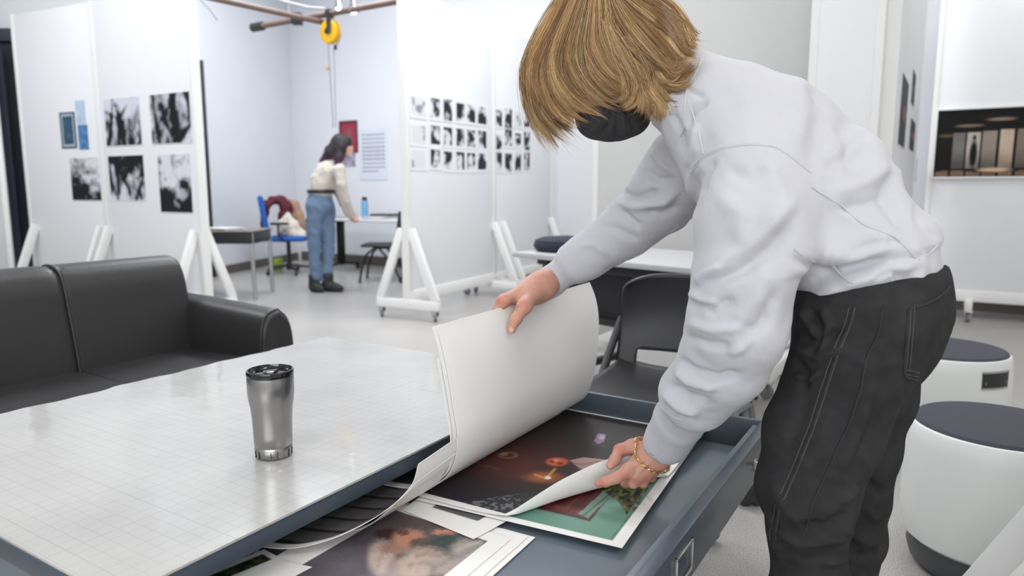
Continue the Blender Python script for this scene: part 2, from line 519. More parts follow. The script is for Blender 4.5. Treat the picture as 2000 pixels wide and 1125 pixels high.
# dark door frame at the far left
x0, x1 = -5.58, -4.62
b = MB(); b.box((x0, 7.16, 0), (x1, 7.24, 2.62), .004)
d1 = struct(b.build('door_1', mat('dark_door', tuple(s2l((38, 40, 48))), .4)))
b = MB()
for xx in (x0 + .02, x0 + .25, x0 + .52, x0 + .8): b.box((xx, 7.12, 0), (xx + .045, 7.165, 2.56), .004)
b.box((x0, 7.12, 2.5), (x1, 7.17, 2.62), .004)
b.build('door_frame', mat('dark_door_frame', tuple(s2l((62, 66, 78))), .35), d1)

# ------------------------------------------------------------------ display partitions
def caster_at(b, p, r=.036):
    x, y = p
    b.lathe([(0, -.014), (r * .75, -.014), (r, -.009), (r, .009), (r * .75, .014), (0, .014)], n=20,
            M=Matrix.Translation((x, y, r)) @ Matrix.Rotation(.6 + x * 3, 4, 'Z') @ Matrix.Rotation(math.pi / 2, 4, 'X'))
def fork_at(b, p, top, r=.036):
    x, y = p
    b.box((x - .022, y - .022, r * 1.2), (x - .016, y + .022, top - .01)); b.box((x + .016, y - .022, r * 1.2), (x + .022, y + .022, top - .01))
    b.box((x - .03, y - .03, top - .012), (x + .03, y + .03, top), .002)

def partition(label, P0, P1, feet, top=2.62, th=.06, m=None, seams=(), half=.31, z0=.165, brace_h=.74, group=None, sides=(-1, 1), lip=True, wheels=True):
    P0 = Vector(P0); P1 = Vector(P1); d = (P1 - P0); L = d.length; d.normalize(); n = Vector((-d.y, d.x))
    if n.dot(-P0) < 0: n = -n
    ang = math.atan2(d.y, d.x); mid = (P0 + P1) / 2
    r = root('display_partition', (mid.x, mid.y, 0), ang, label, 'partition', group)
    M = Matrix.Translation((P0.x, P0.y, 0)) @ Matrix.Rotation(ang, 4, 'Z')
    sg = 1 if (Vector((-d.y, d.x)).dot(n) > 0) else -1
    b = MB(M); cuts = [0] + list(seams) + [L]
    for a, c in zip(cuts, cuts[1:]):
        b.box((a + .003, -th / 2, z0), (c - .003, th / 2, top), .003)
    b.build('panel', m or M_white, r)
    b = MB(M)
    for a in (0, L): b.box((a - .02, -th / 2 - .006, .14), (a + .02, th / 2 + .006, top + .004), .003)
    b.build('end_post', M_whiteb, r)
    if lip:
        MB(M).box((0, -th / 2 - .012, z0 - .02), (L, th / 2 + .012, z0 + .07), .003).build('bottom_rail', M_whiteb, r)
    for s in feet:
        MB(M).box((s - .025, -half, .09), (s + .025, half, .165), .006).build('foot_rail', M_whiteb, r)
        for q in sides:
            MB(M).bar((s, q * (half - .03), .16), (s, q * .045, brace_h), .04, .07, .004).build('brace', M_whiteb, r)
        if wheels:
            for q in (-1, 1):
                b = MB(M); fork_at(b, (s, q * (half - .04)), .092); c = b.build('caster', M_steel, r)
                b = MB(M); caster_at(b, (s, q * (half - .04))); b.build('wheel', M_grime, c)
    return dict(P0=np.array(P0), d=np.array(d), n=np.array(n), th=th, L=L)

A_L = (-4.50, 6.63); A_R = (-3.55, 6.20); B_L = (-3.52, 6.17); B_R = (-2.44, 5.57)
PA = partition('white wheeled display wall at far left, hung with blue cyanotypes and one dark print', A_L, A_R, [.09, 1.0])
PB = partition('white wheeled display wall behind the sofa, hung with four large black-and-white prints', B_L, B_R, [.05, 1.18])
PL = partition('beige-white display wall cut off by the left picture edge, before the black door', (-5.9, 6.32), (-4.86, 6.78), [.95], m=M_wallwarm)
C0 = np.array([-.86, 5.72]); cd = np.array([.466, .885]); cd /= np.linalg.norm(cd)
C1 = C0 + cd * 1.41; D0 = C1 + cd * .02; D1 = D0 + cd * 1.34; E0 = D1 + cd * .03; E1 = E0 + cd * 1.25
PC = partition('white wheeled display wall with eighteen small prints in three rows, nearest of its run', C0, C1, [.0, 1.38])
PD = partition('white wheeled display wall with twelve small prints, second of its run beside the blond person', D0, D1, [.12, 1.28])
PE = partition('plain white display wall furthest along the run, seen below the face mask', E0, E1, [.6])
PF = partition('large plain grey-white panel behind the blond person, above the white table', (.585, 4.86), (1.80, 4.10), [.10, 1.3], m=M_wallwarm, top=2.9)
PG = partition('narrow plain white display wall just behind the bent back of the blond person', (1.57, 3.77), (1.82, 3.60), [-.06], top=2.9, half=.42)
h0 = atY(1750, 200, 3.62)[:2]; PHd = atY(1797, 200, 5.6)[:2] - h0; PHd = PHd / np.linalg.norm(PHd)
PH = partition('white display wall seen almost edge-on with dark prints, right of the person\'s back', h0 + np.array([PHd[1], -PHd[0]]) * -.036, h0 + PHd * 2.42 + np.array([PHd[1], -PHd[0]]) * -.036, [1.5], top=2.9, wheels=True)
i0 = np.array([3.50, 5.95]); 
PI = partition('wide white display wall at right with the large framed night photograph', i0, i0 + V2 * 2.44, [.35, 2.2], top=2.75, z0=.165, half=.25, brace_h=.3, sides=())

# brace and end of another display wall in the lower right corner
a_ = atZ(1945, 1135, .25); b_ = atZ(2015, 1062, .40); dr = b_ - a_
f0 = a_ - dr * .9; f1 = b_ + dr * 2.0; f0[2] = .125
post = np.array([f1[0] + .05, f1[1] + .04])
r = root('display_partition', (post[0], post[1], 0), 0, 'white wooden brace of a display wall crossing the bottom right corner of the picture', 'partition')
MB().bar(tuple(f0), tuple(f1), .05, .085, .005).build('brace', M_whiteb, r)
MB().bar((f0[0] - .03, f0[1] - .03, .105), (post[0] + .05, post[1] + .04, .105), .06, .08, .006).build('foot_rail', M_whiteb, r)
MB().box((post[0], post[1] - .03, .14), (post[0] + .06, post[1] + .03, 2.6), .004).build('end_post', M_whiteb, r)
MB().box((post[0] + .06, post[1] - .025, .14), (post[0] + 1.2, post[1] + .025, 2.6), .004).build('panel', M_white, r)
for q in ((f0[0], f0[1]), (post[0] + .04, post[1] + .03)):
    b = MB(); fork_at(b, q, .066, .026); c = b.build('caster', M_steel, r)
    b = MB(); caster_at(b, q, .026); b.build('wheel', M_grime, c)

# ------------------------------------------------------------------ prints on the display walls
def wall_print(name, label, cat, P, s0, s1, z0, z1, fn, group=None, depth=.004, border=0.0, n=(26, 32), fg=0.0, m=None, frame=None, framec=None):
    d = P['d']; nn = P['n']; off = P['th'] / 2 + depth
    if s0 > s1: s0, s1 = s1, s0
    B = P['P0'] + nn * (off + .0005)
    nx, ny = n
    a, bb = np.meshgrid(np.linspace(0, 1, nx), np.linspace(0, 1, ny), indexing='ij')
    S = s0 + (s1 - s0) * a; Z = z0 + (z1 - z0) * bb
    Vv = np.stack([B[0] + d[0] * S, B[1] + d[1] * S, Z], -1).reshape(-1, 3)
    bx = border / abs(s1 - s0); by = border / abs(z1 - z0)
    ia = (a - bx) / (1 - 2 * bx); ib = (bb - by) / (1 - 2 * by)
    c = fn(ia.ravel(), ib.ravel())
    out = ((ia < 0) | (ia > 1) | (ib < 0) | (ib > 1)).ravel()
    c = np.where(out[:, None], s2l((236, 237, 240)), c)
    # give the paper its own thickness: back copy
    Bk = Vv - np.array([nn[0], nn[1], 0]) * (depth - .0005)
    I = np.arange(nx * ny).reshape(nx, ny)
    F = np.stack([I[:-1, :-1], I[1:, :-1], I[1:, 1:], I[:-1, 1:]], -1).reshape(-1, 4)
    ring = np.concatenate([I[:, 0], I[-1, 1:], I[::-1, -1][1:], I[0, ::-1][1:-1]])
    r2 = np.roll(ring, -1); N0 = nx * ny
    Fs = np.stack([ring, ring + N0, r2 + N0, r2], -1)
    F = np.concatenate([F, F[:, ::-1] + N0, Fs])
    cc = np.concatenate([c, np.tile(s2l((225, 225, 225)), (N0, 1))])
    if frame:
        mid = B + d * (s0 + s1) / 2
        r = root(name, (mid[0], mid[1], z0), 0, label, cat, group)
        o = mesh_np('picture', np.concatenate([Vv, Bk]), F, m or M_printw, r, cc, 30)
        Mx = Matrix(((d[0], nn[0], 0, (P['P0'] + nn * P['th'] / 2)[0]), (d[1], nn[1], 0, (P['P0'] + nn * P['th'] / 2)[1]), (0, 0, 1, 0), (0, 0, 0, 1)))
        b = MB(Mx); fr = frame; dd = depth + .012
        b.box((s0 - fr, .0005, z0 - fr), (s0, dd, z1 + fr), .002); b.box((s1, .0005, z0 - fr), (s1 + fr, dd, z1 + fr), .002)
        b.box((s0, .0005, z1), (s1, dd, z1 + fr), .002); b.box((s0, .0005, z0 - fr), (s1, dd, z0), .002)
        b.build('frame', framec or M_whiteb, r)
        return r
    o = mesh_np(name, np.concatenate([Vv, Bk]), F, m or M_printw, None, cc, 30)
    recenter(o); tag(o, label, cat, group); return o

def pxrect(P, x0, y0, x1, y1):
    pp = P['P0'] + P['n'] * P['th'] / 2; xm = (x0 + x1) / 2; ym = (y0 + y1) / 2
    s0 = atPlane(x0, ym, pp, P['d'])[0]; s1 = atPlane(x1, ym, pp, P['d'])[0]
    zt = atPlane(xm, y0, pp, P['d'])[1]; zb = atPlane(xm, y1, pp, P['d'])[1]
    return s0, s1, zb, zt

def clouds(seed, lo=(28, 28, 34), hi=(215, 216, 224), sc=4, bias=.5, cont=3.2, grad=0.0, streak=1.0):
    def fn(a, b):
        v = fbm(a * sc * streak + seed, b * sc * 1.3 + seed * 2.1, seed, 5)
        v = np.clip((v - bias - grad * (b - .5)) * cont + .5, 0, 1)
        return s2l(lo) * (1 - v[:, None]) + s2l(hi) * v[:, None]
    return fn
def trees(seed, bias=.5, top=.25, cont=2.7):
    def fn(a, b):
        v = fbm(a * 7 + seed, b * 4 + seed, seed, 5) + top * (b - .5)
        for k in range(5):
            rs = np.random.RandomState(seed * 7 + k); x0 = rs.rand(); v = v - .3 * strokem(a, b, [(x0, 0), (x0 + rs.randn() * .15, .5), (x0 + rs.randn() * .3, 1)], .05)
        v = np.clip((v - bias) * cont + .5, 0, 1)
        return s2l((26, 26, 32)) * (1 - v[:, None]) + s2l((208, 210, 220)) * v[:, None]
    return fn

big = [
    (PB, (205, 190, 276, 285), trees(11, .40, .5), 'large black-and-white tree photograph, upper left of the four behind the sofa'),
    (PB, (294, 181, 374, 281), trees(12, .56, -.1), 'large dark tree photograph pale along its left side, upper right of the four'),
    (PB, (214, 303, 284, 392), trees(13, .50, -.5), 'large black-and-white foliage photograph, lower left of the four behind the sofa'),
    (PB, (311, 300, 375, 416), clouds(14, bias=.52, grad=-.55, cont=3), 'tall dark print pale at the top, lower right of the four behind the sofa'),
    (PA, (139, 307, 197, 392), clouds(15, bias=.60, grad=-.35, cont=3), 'dark black-and-white print below the blue cyanotypes at far left'),
]
for P, rc, fn, lb in big:
    wall_print('photo_print', lb, 'photo print', P, *pxrect(P, *rc), fn, n=(44, 50), border=.004)
def cyan(seed, a0, a1, border=0):
    def fn(a, b):
        v = fbm(a * 5 + seed, b * 6, seed, 4); c = s2l(a0) * (1 - v[:, None]) + s2l(a1) * v[:, None]
        if border:
            e = np.minimum(np.minimum(a, 1 - a) * 1.0, np.minimum(b, 1 - b) * 1.6); m = ((e > .10) & (e < .17))
            c = np.where(m[:, None], s2l((168, 180, 186)), c)
        return c
    return fn
wall_print('cyanotype', 'dark teal cyanotype with pale inner border at far left', 'photo print', PA, *pxrect(PA, 119, 219, 149, 290), cyan(3, (24, 46, 66), (74, 110, 132), 1))
wall_print('cyanotype', 'pale light-blue cyanotype strip, upper one of the far left pair', 'photo print', PA, *pxrect(PA, 149, 196, 167, 242), cyan(4, (150, 178, 210), (208, 222, 238)))
wall_print('cyanotype', 'bright blue cyanotype below the pale blue strip', 'photo print', PA, *pxrect(PA, 154, 244, 173, 292), cyan(5, (28, 74, 128), (110, 158, 206)))

# thirty small prints on the two nearer panels of the right-hand run
rows = ['top', 'middle', 'bottom']
colsC = [(802, 831), (840.5, 858.5), (866, 882), (891, 906), (912, 927), (933, 949)]
colsD = [(966.5, 979), (986, 998.5), (1006, 1016), (1023.5, 1033)]
yC = [[(189, 224), (190, 228), (194, 231), (200, 234), (202, 236), (207, 239)],
      [(243, 278), (243, 279), (247, 281), (250, 282), (252, 284), (254, 286)],
      [(292, 325), (290, 324), (294, 328), (295, 329), (297, 329), (298, 328)]]
yD = [[(214, 243), (213, 245), (219, 243), (218, 244)],
      [(262, 288), (252, 281), (260, 282), (258, 288)],
      [(298, 330), (300, 331), (297, 328), (298, 327)]]
ordw = ['first', 'second', 'third', 'fourth', 'fifth', 'sixth']
desc = {0: 'pale', 1: 'dark'}
for R in range(3):
    for (P, cols, ys, pn) in ((PC, colsC, yC, 'nearer'), (PD, colsD, yD, 'farther')):
        for c, ((xa, xb), (ya, yb)) in enumerate(zip(cols, ys[R])):
            seed = 40 + R * 20 + c + (10 if P is PD else 0)
            pale = (c == 0 and P is PC) or (P is PD and c == 2 and R == 0)
            rs = np.random.RandomState(seed)
            def fn(a, b, seed=seed, rs=rs.rand(6), pale=pale):
                v = fbm(a * 2.2 + seed, b * 2.8 + seed, seed, 3)
                v = v + (rs[0] - .5) * .9 * (b - .5) + (rs[1] - .5) * .5 * (a - .5)
                v = v + .28 * blob(a, b, .3 + .4 * rs[2], .3 + .4 * rs[3], .3, .22) * (1 if rs[4] > .5 else -1)
                v = np.clip((v - (.32 if pale else .56)) * 3.6 + .5, 0, 1)
                lo = (150, 152, 158) if pale else (42, 42, 48)
                return s2l(lo) * (1 - v[:, None]) + s2l((222, 223, 226)) * v[:, None]
            s0, s1, z0, z1 = pxrect(P, xa - 2, ya - 3, xb + 2, yb + 8)
            wall_print('small_print', '%s small print %s in the %s row on the %s print panel' % ('pale' if pale else 'black-and-white', ordw[c], rows[R], pn),
                       'photo print', P, s0, s1, z0, z1, fn, 'small prints in three rows on the white display walls', n=(18, 24), border=.018)
wall_print('small_print', 'small grey print with wide white margin right under the face mask', 'photo print', PE, *pxrect(PE, 1145, 268, 1164, 322),
           lambda a, b: np.where(((b < .55) & (a > .1))[:, None], s2l((96, 94, 100)), s2l((226, 227, 230))), n=(14, 24))

# night photograph on the right-hand wall
def night(a, b):
    c = np.tile(s2l((22, 20, 19)), (len(a), 1)).astype(float)
    n = fbm(a * 9, b * 9, 5, 4)
    c = c * (.7 + .7 * n[:, None])
    c = mix(c, s2l((140, 122, 104)), blob(a, b, .30, .76, .12, .02) * .8)
    c = mix(c, s2l((150, 134, 118)), blob(a, b, .58, .84, .12, .022) * .8)
    c = mix(c, s2l((110, 92, 76)), blob(a, b, .10, .62, .08, .02) * .7)
    for x0, x1, tone in ((.16, .275, (120, 116, 114)), (.29, .405, (190, 182, 174)), (.43, .555, (150, 138, 128)), (.58, .70, (200, 180, 160)), (.73, .85, (130, 118, 108)), (.87, .97, (150, 136, 122))):
        top = .66 + .06 * (x0 - .2); m = ((a > x0) & (a < x1) & (b > .13 + .0 * a) & (b < top)) * (.35 + .6 * sstep(.1, .45, b)) * (.8 + .4 * n)
        c = mix(c, s2l(tone), np.clip(m, 0, 1))
    c = mix(c, s2l((18, 16, 17)), blob(a, b, .355, .34, .035, .2, .3)); c = mix(c, s2l((18, 16, 17)), blob(a, b, .355, .58, .016, .04, .3))
    c = mix(c, s2l((150, 124, 102)), ((b < .075 + .02 * np.sin(a * 9)) & (b > .01) & (np.abs((a * 6.9) % 1 - .5) < .42)) * (.35 + .45 * n))
    c = mix(c, s2l((205, 175, 146)), blob(a, b, .55, .10, .14, .03))
    return c
s0, s1, z0, z1 = pxrect(PI, 1828, 212, 2048, 345)
wall_print('framed_photograph', 'large framed night photograph of a lit glass building, thin white frame, on right wall', 'picture', PI, s0, s1, z0, z1, night, n=(110, 70), frame=.014, depth=.02, border=0.0)
def darkc(seed):
    def fn(a, b):
        v = fbm(a * 4, b * 5, seed, 4); c = s2l((30, 30, 34)) * (1 - v[:, None]) + s2l((90, 92, 96)) * v[:, None]
        return mix(c, s2l((170, 120, 110)), blob(a, b, .6, .5, .2, .12) * .6)
    return fn
for (rc, sd, lb) in (((1757, 140, 1771, 292), 3, 'dark picture on the edge-on wall, the largest and nearest of that wall'),
                     ((1780, 130, 1787, 214), 4, 'dark picture high on the edge-on wall beyond the nearest one'),
                     ((1776, 228, 1786, 300), 6, 'dark picture in the middle height of the edge-on wall'),
                     ((1788, 308, 1793, 358), 8, 'small dark picture lowest on the far end of the edge-on wall')):
    sa, sb, za, zb = pxrect(PH, *rc); sa = max(sa, .12); sb = max(min(sb, 2.38), sa + .1)
    wall_print('photo_print', lb, 'picture', PH, sa, sb, za, zb, darkc(sd), n=(24, 30), depth=.002, border=.012)

# back wall things
BW = dict(P0=np.array(W(-8.4, UMAX, 0)[:2]), d=V2, n=-U2, th=0.0)
def redpic(a, b):
    c = np.tile(s2l((158, 62, 78)), (len(a), 1)).astype(float)
    c = mix(c, s2l((120, 100, 108)), blob(a, b, .52, .5, .12, .28)); return c
wall_print('framed_poster', 'red poster in a dark frame on the back wall above the bent person', 'picture', BW, *pxrect(BW, 667, 240, 696, 294), redpic, frame=.03, framec=mat('dark_red_frame', tuple(s2l((96, 40, 50))), .5))
def purp(a, b):
    v = fbm(a * 5, b * 5, 9, 3); return s2l((110, 92, 122)) * (1 - v[:, None]) + s2l((205, 196, 214)) * v[:, None]
wall_print('small_print', 'small violet and white print directly below the red poster', 'photo print', BW, *pxrect(BW, 670, 299, 695, 326), purp, n=(14, 14))
def grid(a, b):
    c = np.tile(s2l((216, 219, 228)), (len(a), 1)).astype(float)
    ii = (a - .1) / .82 * 9; jj = (b - .12) / .80 * 10
    m = (ii > 0) & (ii < 9) & (jj > 0) & (jj < 10) & ((ii % 1) > .2) & ((ii % 1) < .9) & ((jj % 1) > .35) & ((jj % 1) < .85)
    m &= ~((jj < 1) & (ii > 6.5))
    return np.where(m[:, None], s2l((138, 142, 156)), c)
wall_print('contact_sheet_poster', 'large white poster with rows of tiny grey images on the back wall', 'poster', BW, *pxrect(BW, 703, 252, 757, 351), grid, n=(74, 90), depth=.01)

# black pole by the far table
x, y, _ = atZ(418, 541, 0)
o = MB().box((x - .02, y - .02, 0), (x + .02, y + .02, 2.56), .003).build('black_pole', M_black)
recenter(o); tag(o, 'thin tall black pole standing beside the end of the print wall', 'pole')

# ------------------------------------------------------------------ overhead pipes, reel, lamps
M_pipe = mat('brown_pipe', tuple(s2l((112, 92, 84))), .5, noise=.15, nscale=9)
a = atZ(500, 53, 2.72); c = atZ(790, 0, 2.72)
r = root('ceiling_pipe', tuple(a), 0, 'brown overhead pipe with a dark end cap, running up to the right', 'pipe')
MB().tube([a, c], .028, 14).build('pipe', M_pipe, r)
dd = Vector(c - a).normalized(); MB().tube([Vector(a) - dd * .05, Vector(a) + dd * .10], .045, 14).build('end_cap', M_black, r)
q = Vector(atZ(580, 38, 2.72)); MB().box(q - Vector((.05, .05, .05)), q + Vector((.05, .05, .06)), .01).build('clamp', M_black, r)
for xx in (.25, .9):
    q = Vector(a).lerp(Vector(c), xx); MB().cyl(q, (q.x, q.y, ROOM_TOP), .008, 8).build('hanger_rod', M_steel, r)
a = atZ(650, 48, 2.66); c = atZ(395, -8, 2.66)
r = root('ceiling_pipe', tuple(a), 0, 'brown overhead pipe running from the top edge down to the yellow reel', 'pipe')
MB().tube([a, c], .026, 14).build('pipe', M_pipe, r)
q = Vector(a).lerp(Vector(c), .8); MB().cyl(q, (q.x, q.y, ROOM_TOP), .008, 8).build('hanger_rod', M_steel, r)
# cable reel
M_yellow = mat('yellow_plastic', tuple(s2l((236, 184, 30))), .4)
yy = 7.0; q = Vector(atY(645, 62, yy))
r = root('cord_reel', (q.x, q.y, q.z), 0, 'yellow cord reel hanging under the brown overhead pipes', 'cord reel')
Mx = Matrix.Translation(q) @ Matrix.Rotation(-.55, 4, 'Z') @ Matrix.Rotation(math.pi / 2, 4, 'X')
b = MB(Mx); b.lathe([(0, -.035), (.10, -.035), (.112, -.025), (.112, -.012), (.09, -.006), (.09, .006), (.112, .012), (.112, .025), (.10, .035), (0, .035)], n=36); b.build('spool', M_yellow, r)
b = MB(Mx); b.lathe([(0, -.05), (.028, -.05), (.028, .05), (0, .05)], n=18); b.build('hub', M_black, r)
b = MB(); b.box((q.x - .02, q.y - .012, q.z - .02), (q.x + .02, q.y - .06, q.z + .16), .004); b.box((q.x - .035, q.y - .05, q.z + .13), (q.x + .035, q.y + .05, q.z + .2), .006); b.build('bracket', M_black, r)
e = Vector(atY(655, 92, yy)); b = MB(); b.tube([q + Vector((.10, 0, -.02)), q + Vector((.08, 0, -.08)), e], .005, 6); b.build('cord', M_black, r)
b = MB(); b.lathe([(0, -.03), (.016, -.02), (.018, .0), (.01, .02), (0, .025)], c=tuple(e), n=12); b.build('weight', M_black, r)
e0 = Vector(atY(640, 70, yy)); e1 = Vector(atY(655, 290, yy)); e0b = Vector(atY(652, 92, yy))
MB().tube([e0, Vector(atY(645, 150, yy)), Vector(atY(651, 250, yy))], .0045, 6).build('pull_line', M_grime, r)
MB().tube([e0b, Vector(atY(656, 250, yy))], .0035, 6).build('pull_line', M_grime, r)
k = Vector(atY(640, 132, yy)); MB().box(k - Vector((.016, .012, .02)), k + Vector((.016, .012, .02)), .005).build('line_toggle', mat('tan_toggle', tuple(s2l((186, 160, 110))), .5), r)
# clamp lamps
M_lampglass = mat('lamp_bulb_glass', (.9, .9, .92), .1, emit=((1, 1, 1), 2.5))
M_chrome = mat('chrome', (.75, .75, .77), .15, 1.0)
for (px, py, s, lb) in ((690, 10, 1.0, 'silver clamp lamp on the overhead pipe, right one of two'), (660, 6, .8, 'small clamp lamp on the overhead pipe directly above the yellow reel')):
    q = Vector(atY(px, py, 6.85))
    r = root('clamp_lamp', tuple(q), 0, lb, 'lamp')
    b = MB(); b.lathe([(.012, .10 * s), (.02, .09 * s), (.03, .03 * s), (.045 * s, -.02 * s), (.055 * s, -.06 * s), (.052 * s, -.06 * s), (.04 * s, -.02 * s), (0, .03)], c=tuple(q), n=24); b.build('lamp_shade', M_chrome, r)
    b = MB(); b.lathe([(0, -.085 * s), (.025 * s, -.075 * s), (.034 * s, -.05 * s), (.028 * s, -.02 * s), (.012, .0), (0, 0)], c=tuple(q), n=18); b.build('bulb', M_lampglass, r)
    b = MB(); b.tube([q + Vector((0, 0, .09 * s)), q + Vector((-.03, 0, .13)), q + Vector((-.08, 0, .11))], .012, 8); b.box(q + Vector((-.11, -.02, .07)), q + Vector((-.07, .02, .15)), .004); b.build('clamp', M_black, r)
# thin wire across the top
pts = [Vector(atY(x, y, 6.9)) for x, y in ((520, -8), (560, 4), (600, 14), (635, 17))]
o = MB().tube(pts, .012, 8).build('overhead_hose', mat('grey_hose', (.45, .46, .48), .5)); recenter(o); tag(o, 'grey hose sagging above the brown overhead pipes', 'hose')
pts = [Vector(atY(x, y, 6.9)) for x, y in ((372, -14), (392, 0), (410, 19), (425, 40))]
o = MB().tube(pts, .006, 8).build('ceiling_wire', M_grime); recenter(o); tag(o, 'thin grey wire above the top right corner of the sofa print wall', 'wire')

# ------------------------------------------------------------------ back desk and its things
M_desk = mat('pale_desk_laminate', tuple(s2l((212, 212, 214))), .4)
ud = 6.30
va = atU(572, 433, ud) ; vb = atU(800, 437, ud); dz = .70
v0 = va[0] * V2[0] + va[1] * V2[1]; v1 = vb[0] * V2[0] + vb[1] * V2[1]
r = root('work_desk', W((v0 + v1) / 2, ud + .33, 0), ANG, 'pale desk with black T-shaped legs against the back wall, before the bent person', 'desk')
MB(UVM).box((v0, ud, dz - .03), (v1, ud + .66, dz), .006).build('desk_top', M_desk, r)
for vv in (v0 + .52, v1 - .12):
    b = MB(UVM); b.box((vv - .03, ud + .28, .08), (vv + .03, ud + .38, dz - .03), .008); b.box((vv - .02, ud + .05, dz - .06), (vv + .02, ud + .6, dz - .03), .004); b.build('leg', M_blackmetal, r)
    b = MB(UVM); b.bar((vv, ud - .0, .07), (vv, ud + .33, .11), .05, .035, .01); b.bar((vv, ud + .64, .07), (vv, ud + .33, .11), .05, .035, .01); b.build('foot', M_blackmetal, r)
    for uu in (ud + .01, ud + .63):
        p = W(vv, uu, 0); b = MB(); caster_at(b, p[:2], .032); b.build('caster', M_black, r)
def deskp(px, du=.3):
    p = atU(px, 430, ud + du); return p[0], p[1]
x, y = deskp(713, .22)
M_bot = mat('sky_blue_steel', tuple(s2l((108, 160, 196))), .4)
r = root('water_bottle', (x, y, dz), 0, 'sky-blue water bottle with a dark lid standing on the back desk', 'bottle')
MB().lathe([(0, 0), (.04, 0), (.042, .01), (.042, .2), (.036, .225), (.0, .225)], c=(x, y, dz), n=28).build('body', M_bot, r)
MB().lathe([(0, .225), (.032, .225), (.033, .262), (.028, .268), (0, .268)], c=(x, y, dz), n=28).build('lid', M_black, r)
def paper_stack(name, label, cat, x, y, z, sx, sy, n, seed, m=None, group=None, th=.004):
    rs = random.Random(seed)
    b = MB()
    for i in range(n):
        Mx = Matrix.Translation((x + rs.uniform(-.015, .015), y + rs.uniform(-.015, .015), z + i * th)) @ Matrix.Rotation(ANG + rs.uniform(-.15, .15), 4, 'Z')
        b.box((-sx / 2, -sy / 2, 0), (sx / 2, sy / 2, th * .9), 0, Mx)
    o = b.build(name, m or M_paper); recenter(o); tag(o, label, cat, group); return o
x, y = deskp(672, .3); paper_stack('paper_stack', 'grey papers on the back desk under the bent person\'s hand', 'papers', x, y, dz, .22, .3, 4, 1, mat('grey_paper', (.35, .35, .38), .6))
x, y = deskp(742, .3); paper_stack('paper_stack', 'white papers on the back desk right of the blue bottle', 'papers', x, y, dz, .34, .3, 6, 2)
x, y = deskp(752, .42); paper_stack('folder_stack', 'dark grey folders lying on the back desk behind the white papers', 'folders', x, y, dz, .3, .22, 5, 3, mat('dark_folder', (.12, .12, .14), .5), th=.012)

# dark side table left
x1_, y1_ = -2.50, 6.72; tz = .67
r = root('side_table', (-2.95, 7.0, 0), 0, 'dark side table with steel legs at the end of the sofa print wall', 'table')
MB().box((-3.42, y1_ - .02, tz - .012), (x1_ + .03, 7.28, tz), .004).build('table_top', mat('grey_brown_top', tuple(s2l((134, 124, 118))), .5), r)
MB().box((-3.40, y1_, tz - .125), (x1_ + .01, 7.26, tz - .012), .004).build('apron', M_black, r)
for (lx, ly) in ((x1_ + .005, y1_ + .02), (x1_ + .005, 7.24), (-3.38, y1_ + .02), (-3.38, 7.24)):
    MB().tube([(lx, ly, 0), (lx - .01, ly, tz - .02)], .02, 12).build('leg', M_steel, r)
b = MB(); b.lathe([(0, 0), (.05, 0), (.055, .03), (.04, .05), (0, .055)], c=(-3.13, 6.88, tz), n=20, M=None)
o = b.build('plastic_tub', mat('pale_blue_plastic', tuple(s2l((190, 204, 222))), .3)); recenter(o); tag(o, 'pale blue plastic tub on the dark side table', 'tub')
paper_stack('paper_stack', 'loose white papers on the dark side table by the print wall', 'papers', -2.86, 6.95, tz, .34, .26, 5, 5)

# blue office chair
M_blue = mat('blue_chair_fabric', tuple(s2l((38, 92, 172))), .8, noise=.08, nscale=50)
cx, cy = atZ(566, 534, 0)[:2]
r = root('office_chair', (cx, cy, 0), 0, 'blue fabric office chair on a five-star black base, draped with coats', 'chair')
b = MB(); b.box((cx - .17, cy - .24, .42), (cx + .27, cy + .22, .49), .035, seg=4); b.build('seat', M_blue, r)
Mb = Matrix.Translation((cx - .26, cy - .03, .52)) @ Matrix.Rotation(.35, 4, 'Z') @ Matrix.Rotation(-.14, 4, 'Y')
b = MB(Mb); b.box((-.03, -.21, 0), (.04, .2, .47), .04, seg=4); b.build('backrest', M_blue, r)
b = MB(); b.bar((cx - .02, cy, .41), (cx - .27, cy - .02, .42), .06, .02, .005); b.bar((cx - .265, cy - .02, .41), (cx - .30, cy - .03, .72), .02, .06, .005); b.build('back_support', M_black, r)
b = MB(); b.cyl((cx, cy, .12), (cx, cy, .42), .026); b.cyl((cx, cy, .05), (cx, cy, .13), .04); b.build('gas_column', M_black, r)
for s_ in (-1, 1):
    b = MB(); b.tube([(cx + .02, cy + s_ * .22, .42), (cx - .03, cy + s_ * .28, .52), (cx - .03, cy + s_ * .28, .64)], .014, 8); b.box((cx - .12, cy + s_ * .28 - .03, .63), (cx + .10, cy + s_ * .28 + .03, .66), .01); b.build('armrest', M_black, r)
for i in range(5):
    an = i * 2 * math.pi / 5 + .25; ex, ey = cx + .3 * math.cos(an), cy + .3 * math.sin(an)
    b = MB(); b.bar((cx, cy, .11), (ex, ey, .075), .045, .03, .008); leg = b.build('base_arm', M_black, r)
    b = MB(); caster_at(b, (ex, ey), .03); b.build('caster', M_black, leg)
def cloth_blob(name, label, cat, pts, m, k=.05, h=.016, flat=None, amp=.012, fs=18, seed=1):
    f = chain(pts, k, flat); Vv, F = polygonise(f, h); N = vnormals(Vv, F)
    Vv = Vv + N * ((fbm(Vv[:, 0] * fs + Vv[:, 2] * 3, Vv[:, 1] * fs + Vv[:, 2] * fs * .7, seed, 3) - .5) * 2 * amp)[:, None]
    o = mesh_np(name, Vv, F, m); recenter(o); tag(o, label, cat); return o
def KY(px, py, Y, r): p = atY(px, py, Y); return (p[0], p[1], p[2], r * Y / FPX)
YC = cy
